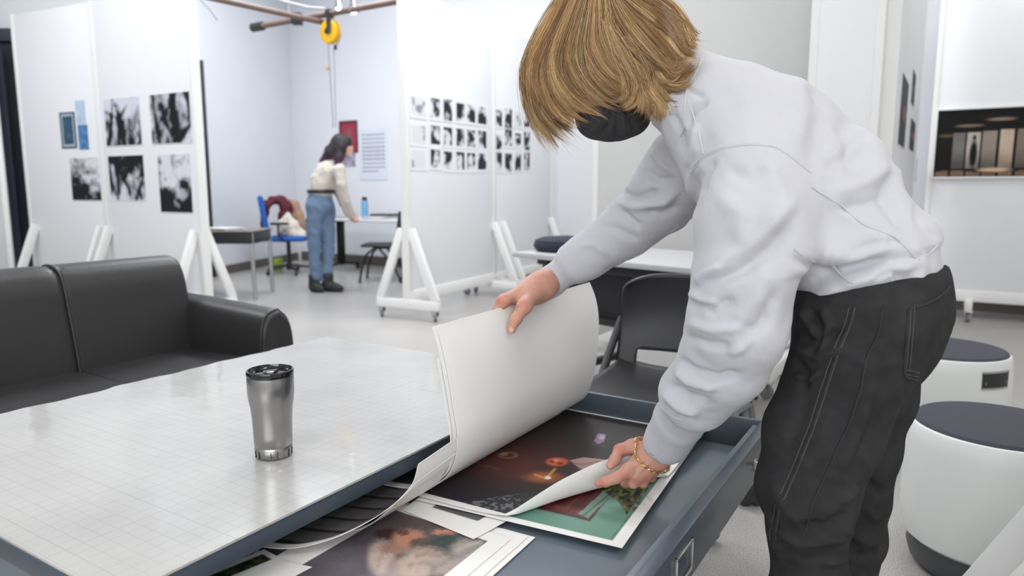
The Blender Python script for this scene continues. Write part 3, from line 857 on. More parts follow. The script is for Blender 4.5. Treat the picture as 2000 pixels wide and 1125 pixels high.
cloth_blob('jacket', 'maroon jacket hung over the back of the blue office chair', 'jacket',
           [KY(513, 452, YC - .05, 4.5), KY(517, 425, YC - .05, 6), KY(521, 400, YC - .05, 8), KY(534, 391, YC + .02, 8), KY(549, 390, YC + .05, 9), KY(559, 403, YC + .08, 11), KY(556, 422, YC + .08, 12), KY(551, 438, YC + .06, 9)], mat('maroon_cloth', tuple(s2l((92, 34, 46))), .85), k=.03, amp=.02)
cloth_blob('coat', 'tan coat hung behind the maroon jacket on the blue chair', 'coat',
           [KY(566, 394, YC + .20, 6), KY(574, 402, YC + .20, 10), KY(580, 420, YC + .20, 12), KY(587, 442, YC + .20, 12), KY(592, 458, YC + .20, 8)], mat('tan_cloth', tuple(s2l((164, 130, 106))), .85), k=.03, amp=.02, seed=4)
cloth_blob('tote_bag', 'cream cloth bag lying on the seat of the blue office chair', 'bag',
           [KY(548, 450, YC - .12, 8), KY(552, 434, YC - .12, 8), KY(563, 424, YC - .12, 7), KY(570, 440, YC - .12, 12), KY(574, 456, YC - .12, 13), KY(588, 459, YC - .10, 11)], mat('cream_cloth', tuple(s2l((214, 204, 192))), .9), k=.03, amp=.025, seed=7)
x, y = atZ(544, 528, 0)[:2]
o = MB().box((x - .05, y - .05, 0), (x + .05, y + .05, .16), .02).build('green_bag', mat('lime_green', tuple(s2l((170, 190, 60))), .6)); recenter(o); tag(o, 'small lime green bag on the floor beneath the blue office chair', 'bag')

# black chair at the right end of the desk
cx, cy = atZ(752, 548, 0)[:2]
r = root('stacking_chair', (cx, cy, 0), 0, 'black chair with curved tube legs at the right end of the back desk', 'chair')
b = MB(); b.box((cx - .24, cy - .2, .405), (cx + .2, cy + .2, .44), .02, seg=3); b.build('seat', M_black, r)
b = MB(Matrix.Translation((cx + .17, cy, .44)) @ Matrix.Rotation(.13, 4, 'Y')); b.box((-.015, -.2, .02), (.02, .2, .38), .02, seg=3); b.build('backrest', M_black, r)
for s_ in (-1, 1):
    b = MB(); b.tube([(cx - .25, cy + s_ * .2, .02), (cx - .23, cy + s_ * .2, .16), (cx - .17, cy + s_ * .2, .32), (cx - .08, cy + s_ * .19, .40), (cx + .1, cy + s_ * .19, .40)], .013, 8); b.build('leg', M_blackmetal, r)
    b = MB(); b.tube([(cx - .02, cy + s_ * .19, .39), (cx + .14, cy + s_ * .2, .2), (cx + .22, cy + s_ * .21, .02)], .013, 8); b.build('leg', M_blackmetal, r)
    for ex in (cx - .25, cx + .22):
        b = MB(); caster_at(b, (ex, cy + s_ * .205), .025); b.build('caster', M_black, r)

# ------------------------------------------------------------------ white flip table, cushion
T0 = np.array([0.0, 3.80]); t1 = np.array([.703, -.711]); t2 = np.array([.711, .703]); tz = .73
MT = Matrix(((t1[0], t2[0], 0, T0[0]), (t1[1], t2[1], 0, T0[1]), (0, 0, 1, 0), (0, 0, 0, 1)))
r = root('folding_table', (T0[0] + .9, T0[1] + .0, 0), math.atan2(t1[1], t1[0]), 'white table with a black front panel behind the black chair', 'table')
MB(MT).box((0, 0, tz - .028), (1.30, .74, tz), .006).build('table_top', mat('white_laminate', tuple(s2l((186, 187, 189))), .35), r)
b = MB(MT); b.box((.13, .10, .645), (1.2, .16, tz - .028), .006); b.box((.11, .08, .665), (.19, .14, .70), .006); b.build('top_frame', M_black, r)
b = MB(MT); b.box((.20, .12, .40), (1.15, .135, .68), .004); b.build('modesty_panel', mat('black_mesh_fabric', (.02, .02, .025), .8), r)
b = MB(MT); b.box((.2, .08, .39), (1.15, .15, .425), .006); b.build('crossbar', M_black, r)
for s_ in (.25, 1.1):
    b = MB(MT); b.box((s_ - .03, .30, .09), (s_ + .03, .40, tz - .03), .006); b.build('leg', M_black, r)
    b = MB(MT); b.box((s_ - .025, .03, .07), (s_ + .025, .70, .11), .01); b.build('foot', M_blackmetal, r)
    for yy_ in (.06, .67):
        p = MT @ Vector((s_, yy_, 0)); b = MB(); caster_at(b, (p.x, p.y), .034); b.build('caster', M_black, r)
M_navy = mat('navy_fabric', tuple(s2l((40, 44, 60))), .9, noise=.15, nscale=300, bump=.3, bscale=500)
p = MT @ Vector((.15, .27, tz))
b = MB(); b.lathe([(0, 0), (.15, 0), (.172, .012), (.178, .035), (.168, .06), (.13, .074), (.06, .08), (0, .081)], c=tuple(p), n=48)
o = b.build('seat_cushion', M_navy); recenter(o); tag(o, 'round navy seat cushion lying on the left end of the white table', 'cushion')

# ------------------------------------------------------------------ black caster chair by the drawer
M_chair = mat('black_chair_shell', (.028, .028, .03), .38, bump=.1, bscale=300)
cx, cy = .475, 2.11; ca = math.radians(-27)
MC = Matrix.Translation((cx, cy, 0)) @ Matrix.Rotation(ca, 4, 'Z')
r = root('plastic_chair', (cx, cy, 0), ca, 'black plastic chair with a slotted backrest, just behind the open drawer', 'chair')
nx, ny = 34, 26
def shell(name, fn, m, parent, th=.008, holes=None):
    a, b_ = np.meshgrid(np.linspace(0, 1, nx), np.linspace(0, 1, ny), indexing='ij')
    P = fn(a, b_).reshape(-1, 3); I = np.arange(nx * ny).reshape(nx, ny)
    F = np.stack([I[:-1, :-1], I[1:, :-1], I[1:, 1:], I[:-1, 1:]], -1).reshape(-1, 4)
    if holes is not None:
        ca_ = ((a[:-1, :-1] + a[1:, 1:]) / 2).ravel(); cb_ = ((b_[:-1, :-1] + b_[1:, 1:]) / 2).ravel(); F = F[~holes(ca_, cb_)]
    P4 = np.c_[P, np.ones(len(P))] @ np.array(MC).T
    o = mesh_np(name, P4[:, :3], F, m, parent)
    s = o.modifiers.new('thick', 'SOLIDIFY'); s.thickness = th; s.offset = 0
    return o
def backf(a, b):
    x = (a - .5) * 2; wdt = .225 - .02 * b ** 3 - .015 * (b > .9) * (b - .9) * 10
    z = .435 + .35 * b - .035 * x ** 4 * b ** 6
    y = .20 + .05 * b - .05 * x ** 2 * (.5 + .5 * b) + .035 * np.sin(b * 3)
    return np.stack([x * wdt, y, z], -1)
shell('backrest', backf, M_chair, r, .01, lambda a, b: (a > .14) & (a < .86) & (b > .07) & (b < .26))
def seatf(a, b):
    x = (a - .5) * 2; y = -.24 + .46 * b
    z = .452 + .018 * x ** 4 - .035 * (1 - sstep(0, .2, b)) ** 2 + .02 * b ** 6 - .01 * np.cos(x * 1.5)
    return np.stack([x * (.235 - .02 * b), y, z], -1)
shell('seat', seatf, M_chair, r, .012)
M_gmet = mat('grey_metal', tuple(s2l((120, 122, 126))), .35, .8)
for s_ in (-1, 1):
    b = MB(MC); b.tube([(s_ * .21, -.2, .43), (s_ * .225, -.05, .435), (s_ * .24, .08, .42), (s_ * .245, .22, .25), (s_ * .24, .30, .09)], .013, 10); b.build('leg', M_gmet, r)
    b = MB(MC); b.tube([(s_ * .23, .1, .43), (s_ * .21, .0, .30), (s_ * .17, -.01, .2), (s_ * .15, -.02, .09)], .013, 10); b.build('leg', M_gmet, r)
    b = MB(MC); b.tube([(s_ * .235, .05, .42), (s_ * .245, .17, .50), (s_ * .225, .25, .62)], .014, 10); b.build('back_upright', M_black, r)
    for xx_, yy_ in ((.24, .30), (.15, -.02)):
        p = MC @ Vector((s_ * xx_, yy_, 0)); b = MB(); caster_at(b, (p.x + .008, p.y), .028); caster_at(b, (p.x - .03, p.y), .028); b.box((p.x - .03, p.y - .02, .04), (p.x + .02, p.y + .02, .085), .01); b.build('caster', M_rubber, r)

# ------------------------------------------------------------------ drum stools
def drum(label, cx, cy, h, R, rz):
    r = root('drum_stool', (cx, cy, 0), rz, label, 'stool')
    n = 120; zs = [(.80, .085), (.90, .088), (.965, .10), (1.0, .14), (1.012, h * .55), (1.0, h * .86), (.975, h * .955), (.955, h * .975), (.93, h * .98), (.90, h * .972)]
    MZ = Matrix.Translation((cx, cy, 0)) @ Matrix.Rotation(rz, 4, 'Z')
    b = MB(MZ); b.lathe([(R * q, z) for q, z in zs], n=96)
    body = b.build('body', M_drum, r)
    hw, z0_, z1_ = .062, h * .755, h * .885
    b = MB(MZ); K = 10; ins = []
    for i in range(K):
        a0 = -hw / R + 2 * hw / R * i / K; a1 = -hw / R + 2 * hw / R * (i + 1) / K
        for (za, zb) in ((z0_, z1_),):
            pr_ = [(math.sin(t_) * R * q, -math.cos(t_) * R * q) for t_, q in ((a0, 1.016), (a1, 1.016), (a1, .97), (a0, .97))]
            b.prism(pr_, za, zb)
    b.build('grip_recess', M_black, body)
    b = MB(MZ)
    for (za, zb) in ((z0_ - .006, z0_), (z1_, z1_ + .006)):
        for i in range(K):
            a0 = -hw / R + 2 * hw / R * i / K; a1 = -hw / R + 2 * hw / R * (i + 1) / K
            pr_ = [(math.sin(t_) * R * q, -math.cos(t_) * R * q) for t_, q in ((a0, 1.022), (a1, 1.022), (a1, .99), (a0, .99))]
            b.prism(pr_, za, zb)
    pr_ = [(math.sin(t_) * R * q, -math.cos(t_) * R * q) for t_, q in ((-hw / R * .8, 1.018), (hw / R * .8, 1.018), (hw / R * .8, 1.0), (-hw / R * .8, 1.0))]
    b.prism(pr_, z0_ + .012, z0_ + .022)
    b.build('grip_rim', mat('grey_plastic_rim', tuple(s2l((150, 152, 152))), .4), body)
    b = MB(MZ); b.lathe([(R * .92, h * .955), (R * .93, h * .985), (R * .9, h * 1.0), (R * .6, h * 1.012), (0, h * 1.016)], n=96); b.build('seat', M_seat, r)
    b = MB(MZ); b.lathe([(0, 0), (R * .78, .0), (R * .86, .02), (R * .9, .05), (R * .88, .095), (0, .095)], n=96); b.build('base', mat('charcoal_plastic', tuple(s2l((74, 76, 78))), .5), r)
drum('white drum stool with charcoal seat, nearest the camera at the right edge', 1.345, 1.865, .43, .222, math.radians(30))
drum('white drum stool with navy-grey seat, half behind the black jeans', 1.765, 2.81, .43, .243, math.radians(16))

# ------------------------------------------------------------------ black sofa
def vOf(p): return p[0] * V2[0] + p[1] * V2[1]
def uOf(p): return p[0] * U2[0] + p[1] * U2[1]
r = root('leather_sofa', W(-2.55, .85, 0), ANG, 'black leather sofa with rounded arm behind the glossy light table', 'sofa')
ul, ur_ = -.05, 1.85
seam = uOf(atV(135, 640, -2.88))
def extr(profile, ua, ub, bulge=.0, n=16, name='', end=0.03, m=M_leather, parent=r):
    """profile (v,z) extruded along u with rounded ends"""
    prof = np.array(profile, float); c = prof.mean(0); Vs = []
    ts = np.concatenate([[0, .008, .025, .06], np.linspace(.1, .9, n), [.94, .975, .992, 1]])
    for t_ in ts:
        e = min(t_, 1 - t_); q = min(1, e / .035); s_ = 1 - end * (1 - math.sqrt(1 - (1 - q) ** 2))
        s_ += bulge * math.sin(math.pi * t_)
        P = c + (prof - c) * s_
        u = ua + (ub - ua) * t_; Vs.append(np.c_[P[:, 0], np.full(len(P), u), P[:, 1]])
    b = MB(UVM); m_ = len(prof); bm = bmesh.new(); R_ = [[bm.verts.new(tuple(p)) for p in S] for S in Vs]
    for A, B in zip(R_, R_[1:]):
        for k in range(m_): bm.faces.new((A[k], A[(k + 1) % m_], B[(k + 1) % m_], B[k]))
    bm.faces.new(R_[0]); bm.faces.new(R_[-1][::-1]); b._app(bm)
    return b.build(name, m, parent, 50)
def smoothpoly(pts, n=6):
    P = [np.array(p, float) for p in pts]; out = []; m_ = len(P)
    for i in range(m_):
        p0, p1, p2, p3 = P[i - 1], P[i], P[(i + 1) % m_], P[(i + 2) % m_]
        for k in range(n):
            t_ = k / n
            out.append(.5 * (2 * p1 + (p2 - p0) * t_ + (2 * p0 - 5 * p1 + 4 * p2 - p3) * t_ ** 2 + (3 * p1 - p0 - 3 * p2 + p3) * t_ ** 3))
    return out
bprof = smoothpoly([(-2.82, .28), (-2.835, .42), (-2.87, .60), (-2.895, .70), (-2.935, .757), (-3.01, .772), (-3.08, .745), (-3.11, .66), (-3.12, .45), (-3.12, .12), (-3.0, .1), (-2.84, .12)])
extr(bprof, ul, seam - .002, 0.0, name='back_cushion', end=.05)
extr(bprof, seam + .002, ur_ + .03, 0.0, name='back_cushion', end=.05)
b = MB(UVM); b.box((-2.86, ul, .10), (-2.36, ur_, .29), .02); b.build('seat_base', M_leather, r)
sprof = smoothpoly([(-2.88, .25), (-2.6, .245), (-2.38, .245), (-2.34, .29), (-2.36, .345), (-2.44, .372), (-2.6, .368), (-2.86, .36)])
for (ua, ub) in ((ul, seam - .002), (seam + .002, ur_ + .0)): extr(sprof, ua, ub, 0.0, name='seat_cushion', end=.03)
# arm: profile in (u,z) extruded along v
def arm(u0, u1, name='arm'):
    prof = smoothpoly([(u0, .12), (u0 - .005, .36), (u0 + .0, .50), (u0 + .025, .57), (u0 + .08, .595), (u1 - .05, .585), (u1 - .005, .53), (u1 + .01, .38), (u1, .12), ((u0 + u1) / 2, .10)])
    prof = np.array(prof); c = prof.mean(0); bm = bmesh.new(); R_ = []
    for v, s_ in ((-3.04, .9), (-3.02, 1), (-2.8, 1), (-2.6, 1), (-2.5, 1), (-2.39, 1), (-2.365, .99), (-2.35, .965), (-2.34, .93), (-2.337, .88)):
        P = c + (prof - c) * s_; dz_ = -.02 * max(0, (v + 2.9) / .5)
        R_.append([bm.verts.new((v, p[0], p[1] + (dz_ if p[1] > .3 else 0))) for p in P])
    m_ = len(prof)
    for A, B in zip(R_, R_[1:]):
        for k in range(m_): bm.faces.new((A[k], A[(k + 1) % m_], B[(k + 1) % m_], B[k]))
    bm.faces.new(R_[0]); bm.faces.new(R_[-1][::-1])
    b = MB(UVM); b._app(bm); o = b.build(name, M_leather, r, 50)
    P = c + (prof - c) * .985
    b = MB(UVM); b.tube([(-2.356, p[0], p[1] - .02 * (p[1] > .3)) for p in P], .0035, 6, close=True); b.build('piping', M_leather, o)
arm(ur_, ur_ + .15); arm(ul - .15, ul)
for (v, u) in ((-2.42, ul), (-2.42, ur_ + .08), (-3.04, ul), (-3.04, ur_ + .08)):
    b = MB(UVM); b.box((v - .03, u - .03, 0), (v + .03, u + .03, .11), .006); b.build('leg', M_steel, r)
b = MB(UVM); b.tube([(p[0] + .002, seam, p[1]) for p in bprof[0:44]], .004, 6); b.build('back_seam', M_leather, r)
# dark round caster base peeking out at the sofa's end
q = atZ(566, 664, .3)
# ================================================================== FLAT FILE CABINET
ZT = .55
CV0, CV1, CU0, CU1 = -1.839, -.875, .439, 1.726
r = root('flat_file_cabinet', W(-1.36, 1.08, 0), ANG, 'low blue-grey metal flat file cabinet with a glossy white gridded top', 'cabinet')
b = MB(UVM); b.box((CV0 + .01, CU0 + .008, .09), (CV1 - .012, CU1 - .008, .432), .004)
b.box((CV0 + .01, CU0 + .008, .43), (CV0 + .03, CU1 - .008, .52)); b.box((CV0 + .01, CU0 + .008, .43), (CV1 - .012, CU0 + .022, .52)); b.box((CV0 + .01, CU1 - .022, .43), (CV1 - .012, CU1 - .008, .52))
b.build('body', M_enamel, r)
MB(UVM).box((CV0 + .03, CU0 + .03, 0), (CV1 - .06, CU1 - .03, .09), .004).build('plinth', M_enameld, r)
MB(UVM).box((CV0, CU0, .512), (CV1, CU1, .546), .003).build('top_frame', M_enameld, r)
def grid_mat():
    m, t, b = nt_mat('gridded_white_acrylic')
    tc = t.nodes.new('ShaderNodeTexCoord')
    def brick(sz, mort, c1, c2):
        k = t.nodes.new('ShaderNodeTexBrick'); k.offset = 0; k.squash = 1
        k.inputs['Scale'].default_value = 1; k.inputs['Brick Width'].default_value = sz; k.inputs['Row Height'].default_value = sz
        k.inputs['Mortar Size'].default_value = mort; k.inputs['Mortar Smooth'].default_value = .6; k.inputs['Bias'].default_value = 0
        k.inputs['Color1'].default_value = (*c1, 1); k.inputs['Color2'].default_value = (*c1, 1); k.inputs['Mortar'].default_value = (*c2, 1)
        t.links.new(tc.outputs['Object'], k.inputs['Vector']); return k
    k1 = brick(.0254, .0011, (1, 1, 1), (.90, .895, .90)); k2 = brick(.1524, .0010, (1, 1, 1), (.93, .92, .94))
    n = t.nodes.new('ShaderNodeTexNoise'); n.inputs['Scale'].default_value = 3.2; n.inputs['Detail'].default_value = 6
    t.links.new(tc.outputs['Object'], n.inputs['Vector'])
    r_ = t.nodes.new('ShaderNodeValToRGB'); r_.color_ramp.elements[0].position = .3; r_.color_ramp.elements[0].color = (*s2l((174, 173, 171)), 1)
    r_.color_ramp.elements[1].position = .62; r_.color_ramp.elements[1].color = (*s2l((188, 187, 184)), 1)
    t.links.new(n.outputs['Fac'], r_.inputs['Fac'])
    m1 = t.nodes.new('ShaderNodeMixRGB'); m1.blend_type = 'MULTIPLY'; m1.inputs[0].default_value = 1
    m2 = t.nodes.new('ShaderNodeMixRGB'); m2.blend_type = 'MULTIPLY'; m2.inputs[0].default_value = 1
    t.links.new(r_.outputs[0], m1.inputs[1]); t.links.new(k1.outputs[0], m1.inputs[2]); t.links.new(m1.outputs[0], m2.inputs[1]); t.links.new(k2.outputs[0], m2.inputs[2])
    t.links.new(m2.outputs[0], b.inputs['Base Color'])
    b.inputs['Roughness'].default_value = .22; b.inputs['Specular IOR Level'].default_value = .5
    b.inputs['Coat Weight'].default_value = .5; b.inputs['Coat Roughness'].default_value = .05
    n3 = t.nodes.new('ShaderNodeTexNoise'); n3.inputs['Scale'].default_value = 9; n3.inputs['Detail'].default_value = 3
    t.links.new(tc.outputs['Object'], n3.inputs['Vector'])
    bp = t.nodes.new('ShaderNodeBump'); bp.inputs['Strength'].default_value = .25; bp.inputs['Distance'].default_value = .004
    t.links.new(n3.outputs['Fac'], bp.inputs['Height']); t.links.new(bp.outputs[0], b.inputs['Normal']); t.links.new(bp.outputs[0], b.inputs['Coat Normal'])
    return m
M_grid = grid_mat()
# gridded sheet with a slightly wavy rear edge
nu = 90; us = np.linspace(CU0 + .002, CU1 + .004, nu)
back = CV0 - .006 + .004 * np.sin(us * 23) + .003 * np.sin(us * 61 + 1) + .004 * (np.sin(us * 9) > .6)
poly = [(CV1 + .003, u) for u in us] + [(v, u) for v, u in zip(back[::-1], us[::-1])]
MB(UVM).prism(poly, .546, ZT).build('grid_sheet', M_grid, r, 20)

# ------------------------------------------------------------------ open drawer
DF = -.334; DU0, DU1 = .47, 1.70
r = root('file_drawer', W(-.6, 1.08, .435), ANG, 'blue-grey shallow metal drawer pulled open, full of prints', 'drawer')
b = MB(UVM); b.box((-1.22, DU0, .437), (DF, DU1, .443)); b.build('drawer_floor', M_enamel, r, 0)
MB(UVM).box((-1.22, DU0 - .004, .437), (DF, DU0 + .006, .505), .001).build('side_wall', M_enameld, r)
MB(UVM).box((-1.22, DU1 - .008, .437), (DF, DU1 + .006, .518), .002).build('side_wall', M_enameld, r)
b = MB(UVM); b.box((DF - .012, DU0 - .01, .425), (DF + .012, DU1 + .012, .52), .0025); b.build('front_panel', M_enameld, r)
b = MB(UVM); b.box((DF - .03, DU0, .503), (DF - .010, DU1, .507), .001); b.build('front_flange', M_enamel, r)
# card holders and pulls on the front
def holder(u0, u1, z0, z1):
    b = MB(UVM); t_ = .005; v0, v1 = DF + .012, DF + .018
    b.box((v0, u0, z0), (v1, u0 + t_, z1), .001); b.box((v0, u1 - t_, z0), (v1, u1, z1), .001); b.box((v0, u0, z0), (v1, u1, z0 + t_), .001); b.box((v0, u0, z1 - t_), (v1, u1, z1), .001)
    b.build('card_holder', mat('satin_nickel', tuple(s2l((176, 174, 166))), .3, .9), r)
ha = atV(1318, 1100, DF + .012); hb = atV(1349, 1030, DF + .012)
holder(uOf(ha) - .003, uOf(hb) + .004, .447, .502)
def pull(u0, u1, z):
    b = MB(UVM); v0 = DF + .010
    b.tube([(v0, u0, z + .006), (v0 + .028, u0 + .004, z), (v0 + .032, u0 + .012, z), (v0 + .032, u1 - .012, z), (v0 + .028, u1 - .004, z), (v0, u1, z + .006)], .004, 10)
    b.box((v0, u0 - .006, z - .012), (v0 + .004, u0 + .012, z + .014), .001); b.box((v0, u1 - .012, z - .012), (v0 + .004, u1 + .006, z + .014), .001)
    b.build('pull_handle', mat('satin_nickel', (.4, .4, .4), .3, .9), r)
pull(1.53, 1.665, .468); pull(.56, .70, .468)
q = W(DF - .02, DU1 - .014, .49)
b = MB(UVM); b.cyl((DF - .02, DU1 - .01, .492), (DF - .02, DU1 - .02, .492), .008, 14); b.build('stop_button', M_whiteb, r)

# ------------------------------------------------------------------ paper and prints in the drawer
WHITE = s2l((236, 235, 231))
def grid_sheet_mesh(name, label, G, colfn, th=.0008, cat='photo print', group=None, backcol=WHITE, m=None):
    """G: (n,m,3) world grid, normal facing the printed side; the back is bare paper"""
    n, k = G.shape[:2]
    du = np.gradient(G, axis=0); dv = np.gradient(G, axis=1); N = np.cross(du, dv); N /= np.linalg.norm(N, axis=2)[..., None] + 1e-12
    P = G.reshape(-1, 3); B = (G - N * th).reshape(-1, 3); I = np.arange(n * k).reshape(n, k)
    F = np.stack([I[:-1, :-1], I[1:, :-1], I[1:, 1:], I[:-1, 1:]], -1).reshape(-1, 4)
    ring = np.concatenate([I[:, 0], I[-1, 1:], I[::-1, -1][1:], I[0, ::-1][1:-1]]); r2 = np.roll(ring, -1); M_ = n * k
    FF = np.concatenate([F, F[:, ::-1] + M_, np.stack([ring, ring + M_, r2 + M_, r2], -1)])
    c = colfn(P); cc = np.concatenate([c, np.tile(backcol, (M_, 1))])
    o = mesh_np(name, np.concatenate([P, B]), FF, m or M_print, None, cc, 40)
    recenter(o); tag(o, label, cat, group); return o
def bord(nn, mm, L1, L2, w1, w2=None):
    """mask of white margin; widths (left,right) along axis 0 and (near,far) along axis 1 in metres"""
    a, b = np.meshgrid(np.linspace(0, 1, nn), np.linspace(0, 1, mm), indexing='ij'); w2 = w2 or w1
    return ((a * L1 < w1[0]) | ((1 - a) * L1 < w1[1]) | (b * L2 < w2[0]) | ((1 - b) * L2 < w2[1])).ravel()
def flat_print(name, label, pts, z, w1, w2, paint, res=.003, cat='photo print', group=None, wav=.0):
    """pts: BL, BR, TR, TL as (v,u)"""
    q = [np.array(W(p[0], p[1], z)) for p in pts]
    L1 = np.linalg.norm(q[1] - q[0]); L2 = np.linalg.norm(q[3] - q[0]); nn, mm = max(4, int(L1 / res)), max(4, int(L2 / res))
    a, b = np.meshgrid(np.linspace(0, 1, nn), np.linspace(0, 1, mm), indexing='ij'); a = a[..., None]; b = b[..., None]
    G = (q[0] * (1 - a) + q[1] * a) * (1 - b) + (q[3] * (1 - a) + q[2] * a) * b
    if wav: G[..., 2] += wav * (np.sin(a[..., 0] * 9 + 1) * .5 + .5) * sstep(.8, 1, b[..., 0])
    mk = bord(nn, mm, L1, L2, w1, w2)
    def cf(P):
        x, y = project(P); c = paint(x, y, P); return np.where(mk[:, None], WHITE, c)
    return grid_sheet_mesh(name, label, G, cf, cat=cat, group=group)
def z2(px, py, z=.455):
    p = atZ(px, py, z); return (vOf(p), uOf(p))

def foliage(lo=(22, 26, 20), hi=(92, 104, 66), sc=.11, seed=3):
    def fn(x, y, P):
        v = fbm(x * sc, y * sc * 1.3, seed, 4); v2 = vnoise(x * .5, y * .6, seed + 9)
        v = np.clip((v * .7 + v2 * .3 - .42) * 3.2, 0, 1); return s2l(lo) * (1 - v[:, None]) + s2l(hi) * v[:, None]
    return fn
flat_print('photo_print', 'dark foliage print under the front corner of the cabinet top, bottom edge of the picture', [(-1.12, .50), (-.74, .50), (-.775, .742), (-1.12, .742)], .4455, (.0, .0), (.0, .012), foliage(), .004)
flat_print('photo_print', 'dark green print lying lowest in the stack, its right edge beside the bare drawer floor', [(-.90, .49), (-.575, .49), (-.592, 1.035), (-.93, 1.02)], .4465, (.02, .012), (.02, .014), foliage((24, 30, 20), (86, 104, 58), .09, 5), .0035)
flat_print('photo_print', 'white-bordered sheet just under the sleeping-person print', [(-.93, .50), (-.585, .492), (-.603, 1.03), (-.94, 1.0)], .4485, (.03, .04), (.03, .03), foliage((30, 30, 26), (70, 80, 60), .09, 6), .005)
def sleeper(x, y, P):
    n = fbm(x * .05, y * .07, 8, 4); n2 = vnoise(x * .35, y * .5, 4)
    c = s2l((84, 78, 84)) * (.85 + .3 * n[:, None])
    def bl(cx, cy, rx, ry, col, soft=.35, k=1.0):
        nonlocal c; c = mix(c, s2l(col), blob(x + 6 * (n - .5), y + 6 * (n2 - .5), cx, cy, rx, ry, soft) * k)
    bl(820, 1018, 60, 14, (84, 72, 66)); bl(790, 1090, 90, 40, (74, 68, 76)); bl(660, 1085, 70, 22, (92, 86, 94))
    bl(745, 1090, 26, 34, (178, 160, 150)); bl(780, 1112, 26, 22, (150, 134, 128))
    bl(770, 1070, 30, 12, (154, 120, 106)); bl(755, 1042, 24, 10, (66, 44, 38))
    bl(800, 1052, 32, 18, (184, 130, 108)); bl(786, 1040, 12, 6, (110, 72, 60)); bl(820, 1060, 20, 9, (104, 78, 66))
    bl(870, 1040, 26, 6, (196, 138, 116)); bl(845, 1068, 40, 18, (92, 84, 82)); bl(880, 1062, 36, 20, (62, 78, 74)); bl(862, 1085, 18, 12, (54, 76, 72))
    bl(830, 1095, 44, 26, (176, 156, 144)); bl(812, 1108, 36, 22, (184, 164, 150)); bl(868, 1105, 34, 18, (164, 152, 144)); bl(915, 1075, 36, 22, (156, 148, 142)); bl(905, 1105, 26, 18, (158, 150, 146))
    for (p, wd, tone, k) in ([(812, 1088), (835, 1080), (858, 1086)], 3, (122, 106, 98), .7), ([(800, 1104), (830, 1098), (850, 1108), (842, 1122)], 3, (120, 106, 98), .7), ([(845, 1112), (868, 1098), (885, 1088)], 3, (110, 104, 100), .7), ([(890, 1090), (912, 1078), (935, 1066)], 3, (112, 108, 106), .6), ([(895, 1074), (915, 1064), (940, 1058)], 2.5, (206, 200, 194), .6), ([(735, 1112), (742, 1090), (758, 1070)], 3, (132, 112, 104), .6), ([(826, 1064), (850, 1058), (872, 1048)], 3, (50, 46, 46), .7), ([(852, 1075), (868, 1062), (890, 1056)], 2.5, (36, 56, 54), .7), ([(805, 1120), (815, 1100), (806, 1088)], 2, (200, 184, 170), .6):
        c = mix(c, s2l(tone), strokem(x + 4 * (n2 - .5), y, p, wd * 1.5) * k * .55)
    return c * (.9 + .2 * n2[:, None])
wl = z2(520, 1118, .45); 
flat_print('photo_print', 'print of a sleeping person among pale pillows, front of the drawer', [(-.93, .56), (-.612, .56), (-.622, 1.0), (-.93, 1.01)], .4505, (.06, .032), (.02, .03), sleeper, .0026)
flat_print('photo_print', 'small white-edged dark print poking out left of the sleeping-person print', [(-.985, .62), (-.93, .60), (-.90, .735), (-.965, .742)], .452, (.012, .012), (.012, .012), foliage(), .004)
flat_print('blank_sheet', 'plain white paper corner between the curled dark print and the sleeping-person print', [(-.945, .63), (-.86, .60), (-.85, .745), (-.925, .728)], .4525, (.2, .2), (.2, .2), lambda x, y, P: np.tile(WHITE, (len(x), 1)), .01, cat='paper')
q1 = z2(925, 1053, .453); q2 = z2(975, 1019, .453); q0 = z2(786, 996, .453)
def greyp(x, y, P):
    n = fbm(x * .04, y * .05, 2, 3); return s2l((84, 85, 89)) * (.9 + .25 * n[:, None])
flat_print('photo_print', 'slate-grey print with wide white border below the candle print', [q0, q1, (q2[0] + .03, q2[1] + .14), (q0[0] - .02, q0[1] + .14)], .4535, (.045, .038), (.038, .02), greyp, .003)
flat_print('photo_print', 'dark print with white margin peeping out behind the candle print\'s far edge', [(-1.05, 1.45), (-.735, 1.47), (-.72, 1.692), (-1.05, 1.685)], .4475, (.03, .045), (.02, .02), lambda x, y, P: np.tile(s2l((44, 36, 30)), (len(x), 1)), .005)
flat_print('blank_sheet', 'white paper strip furthest back beside the drawer\'s rear wall', [(-1.02, 1.5), (-.70, 1.52), (-.705, 1.682), (-1.02, 1.69)], .446, (.3, .3), (.3, .3), lambda x, y, P: np.tile(WHITE, (len(x), 1)), .02, cat='paper')

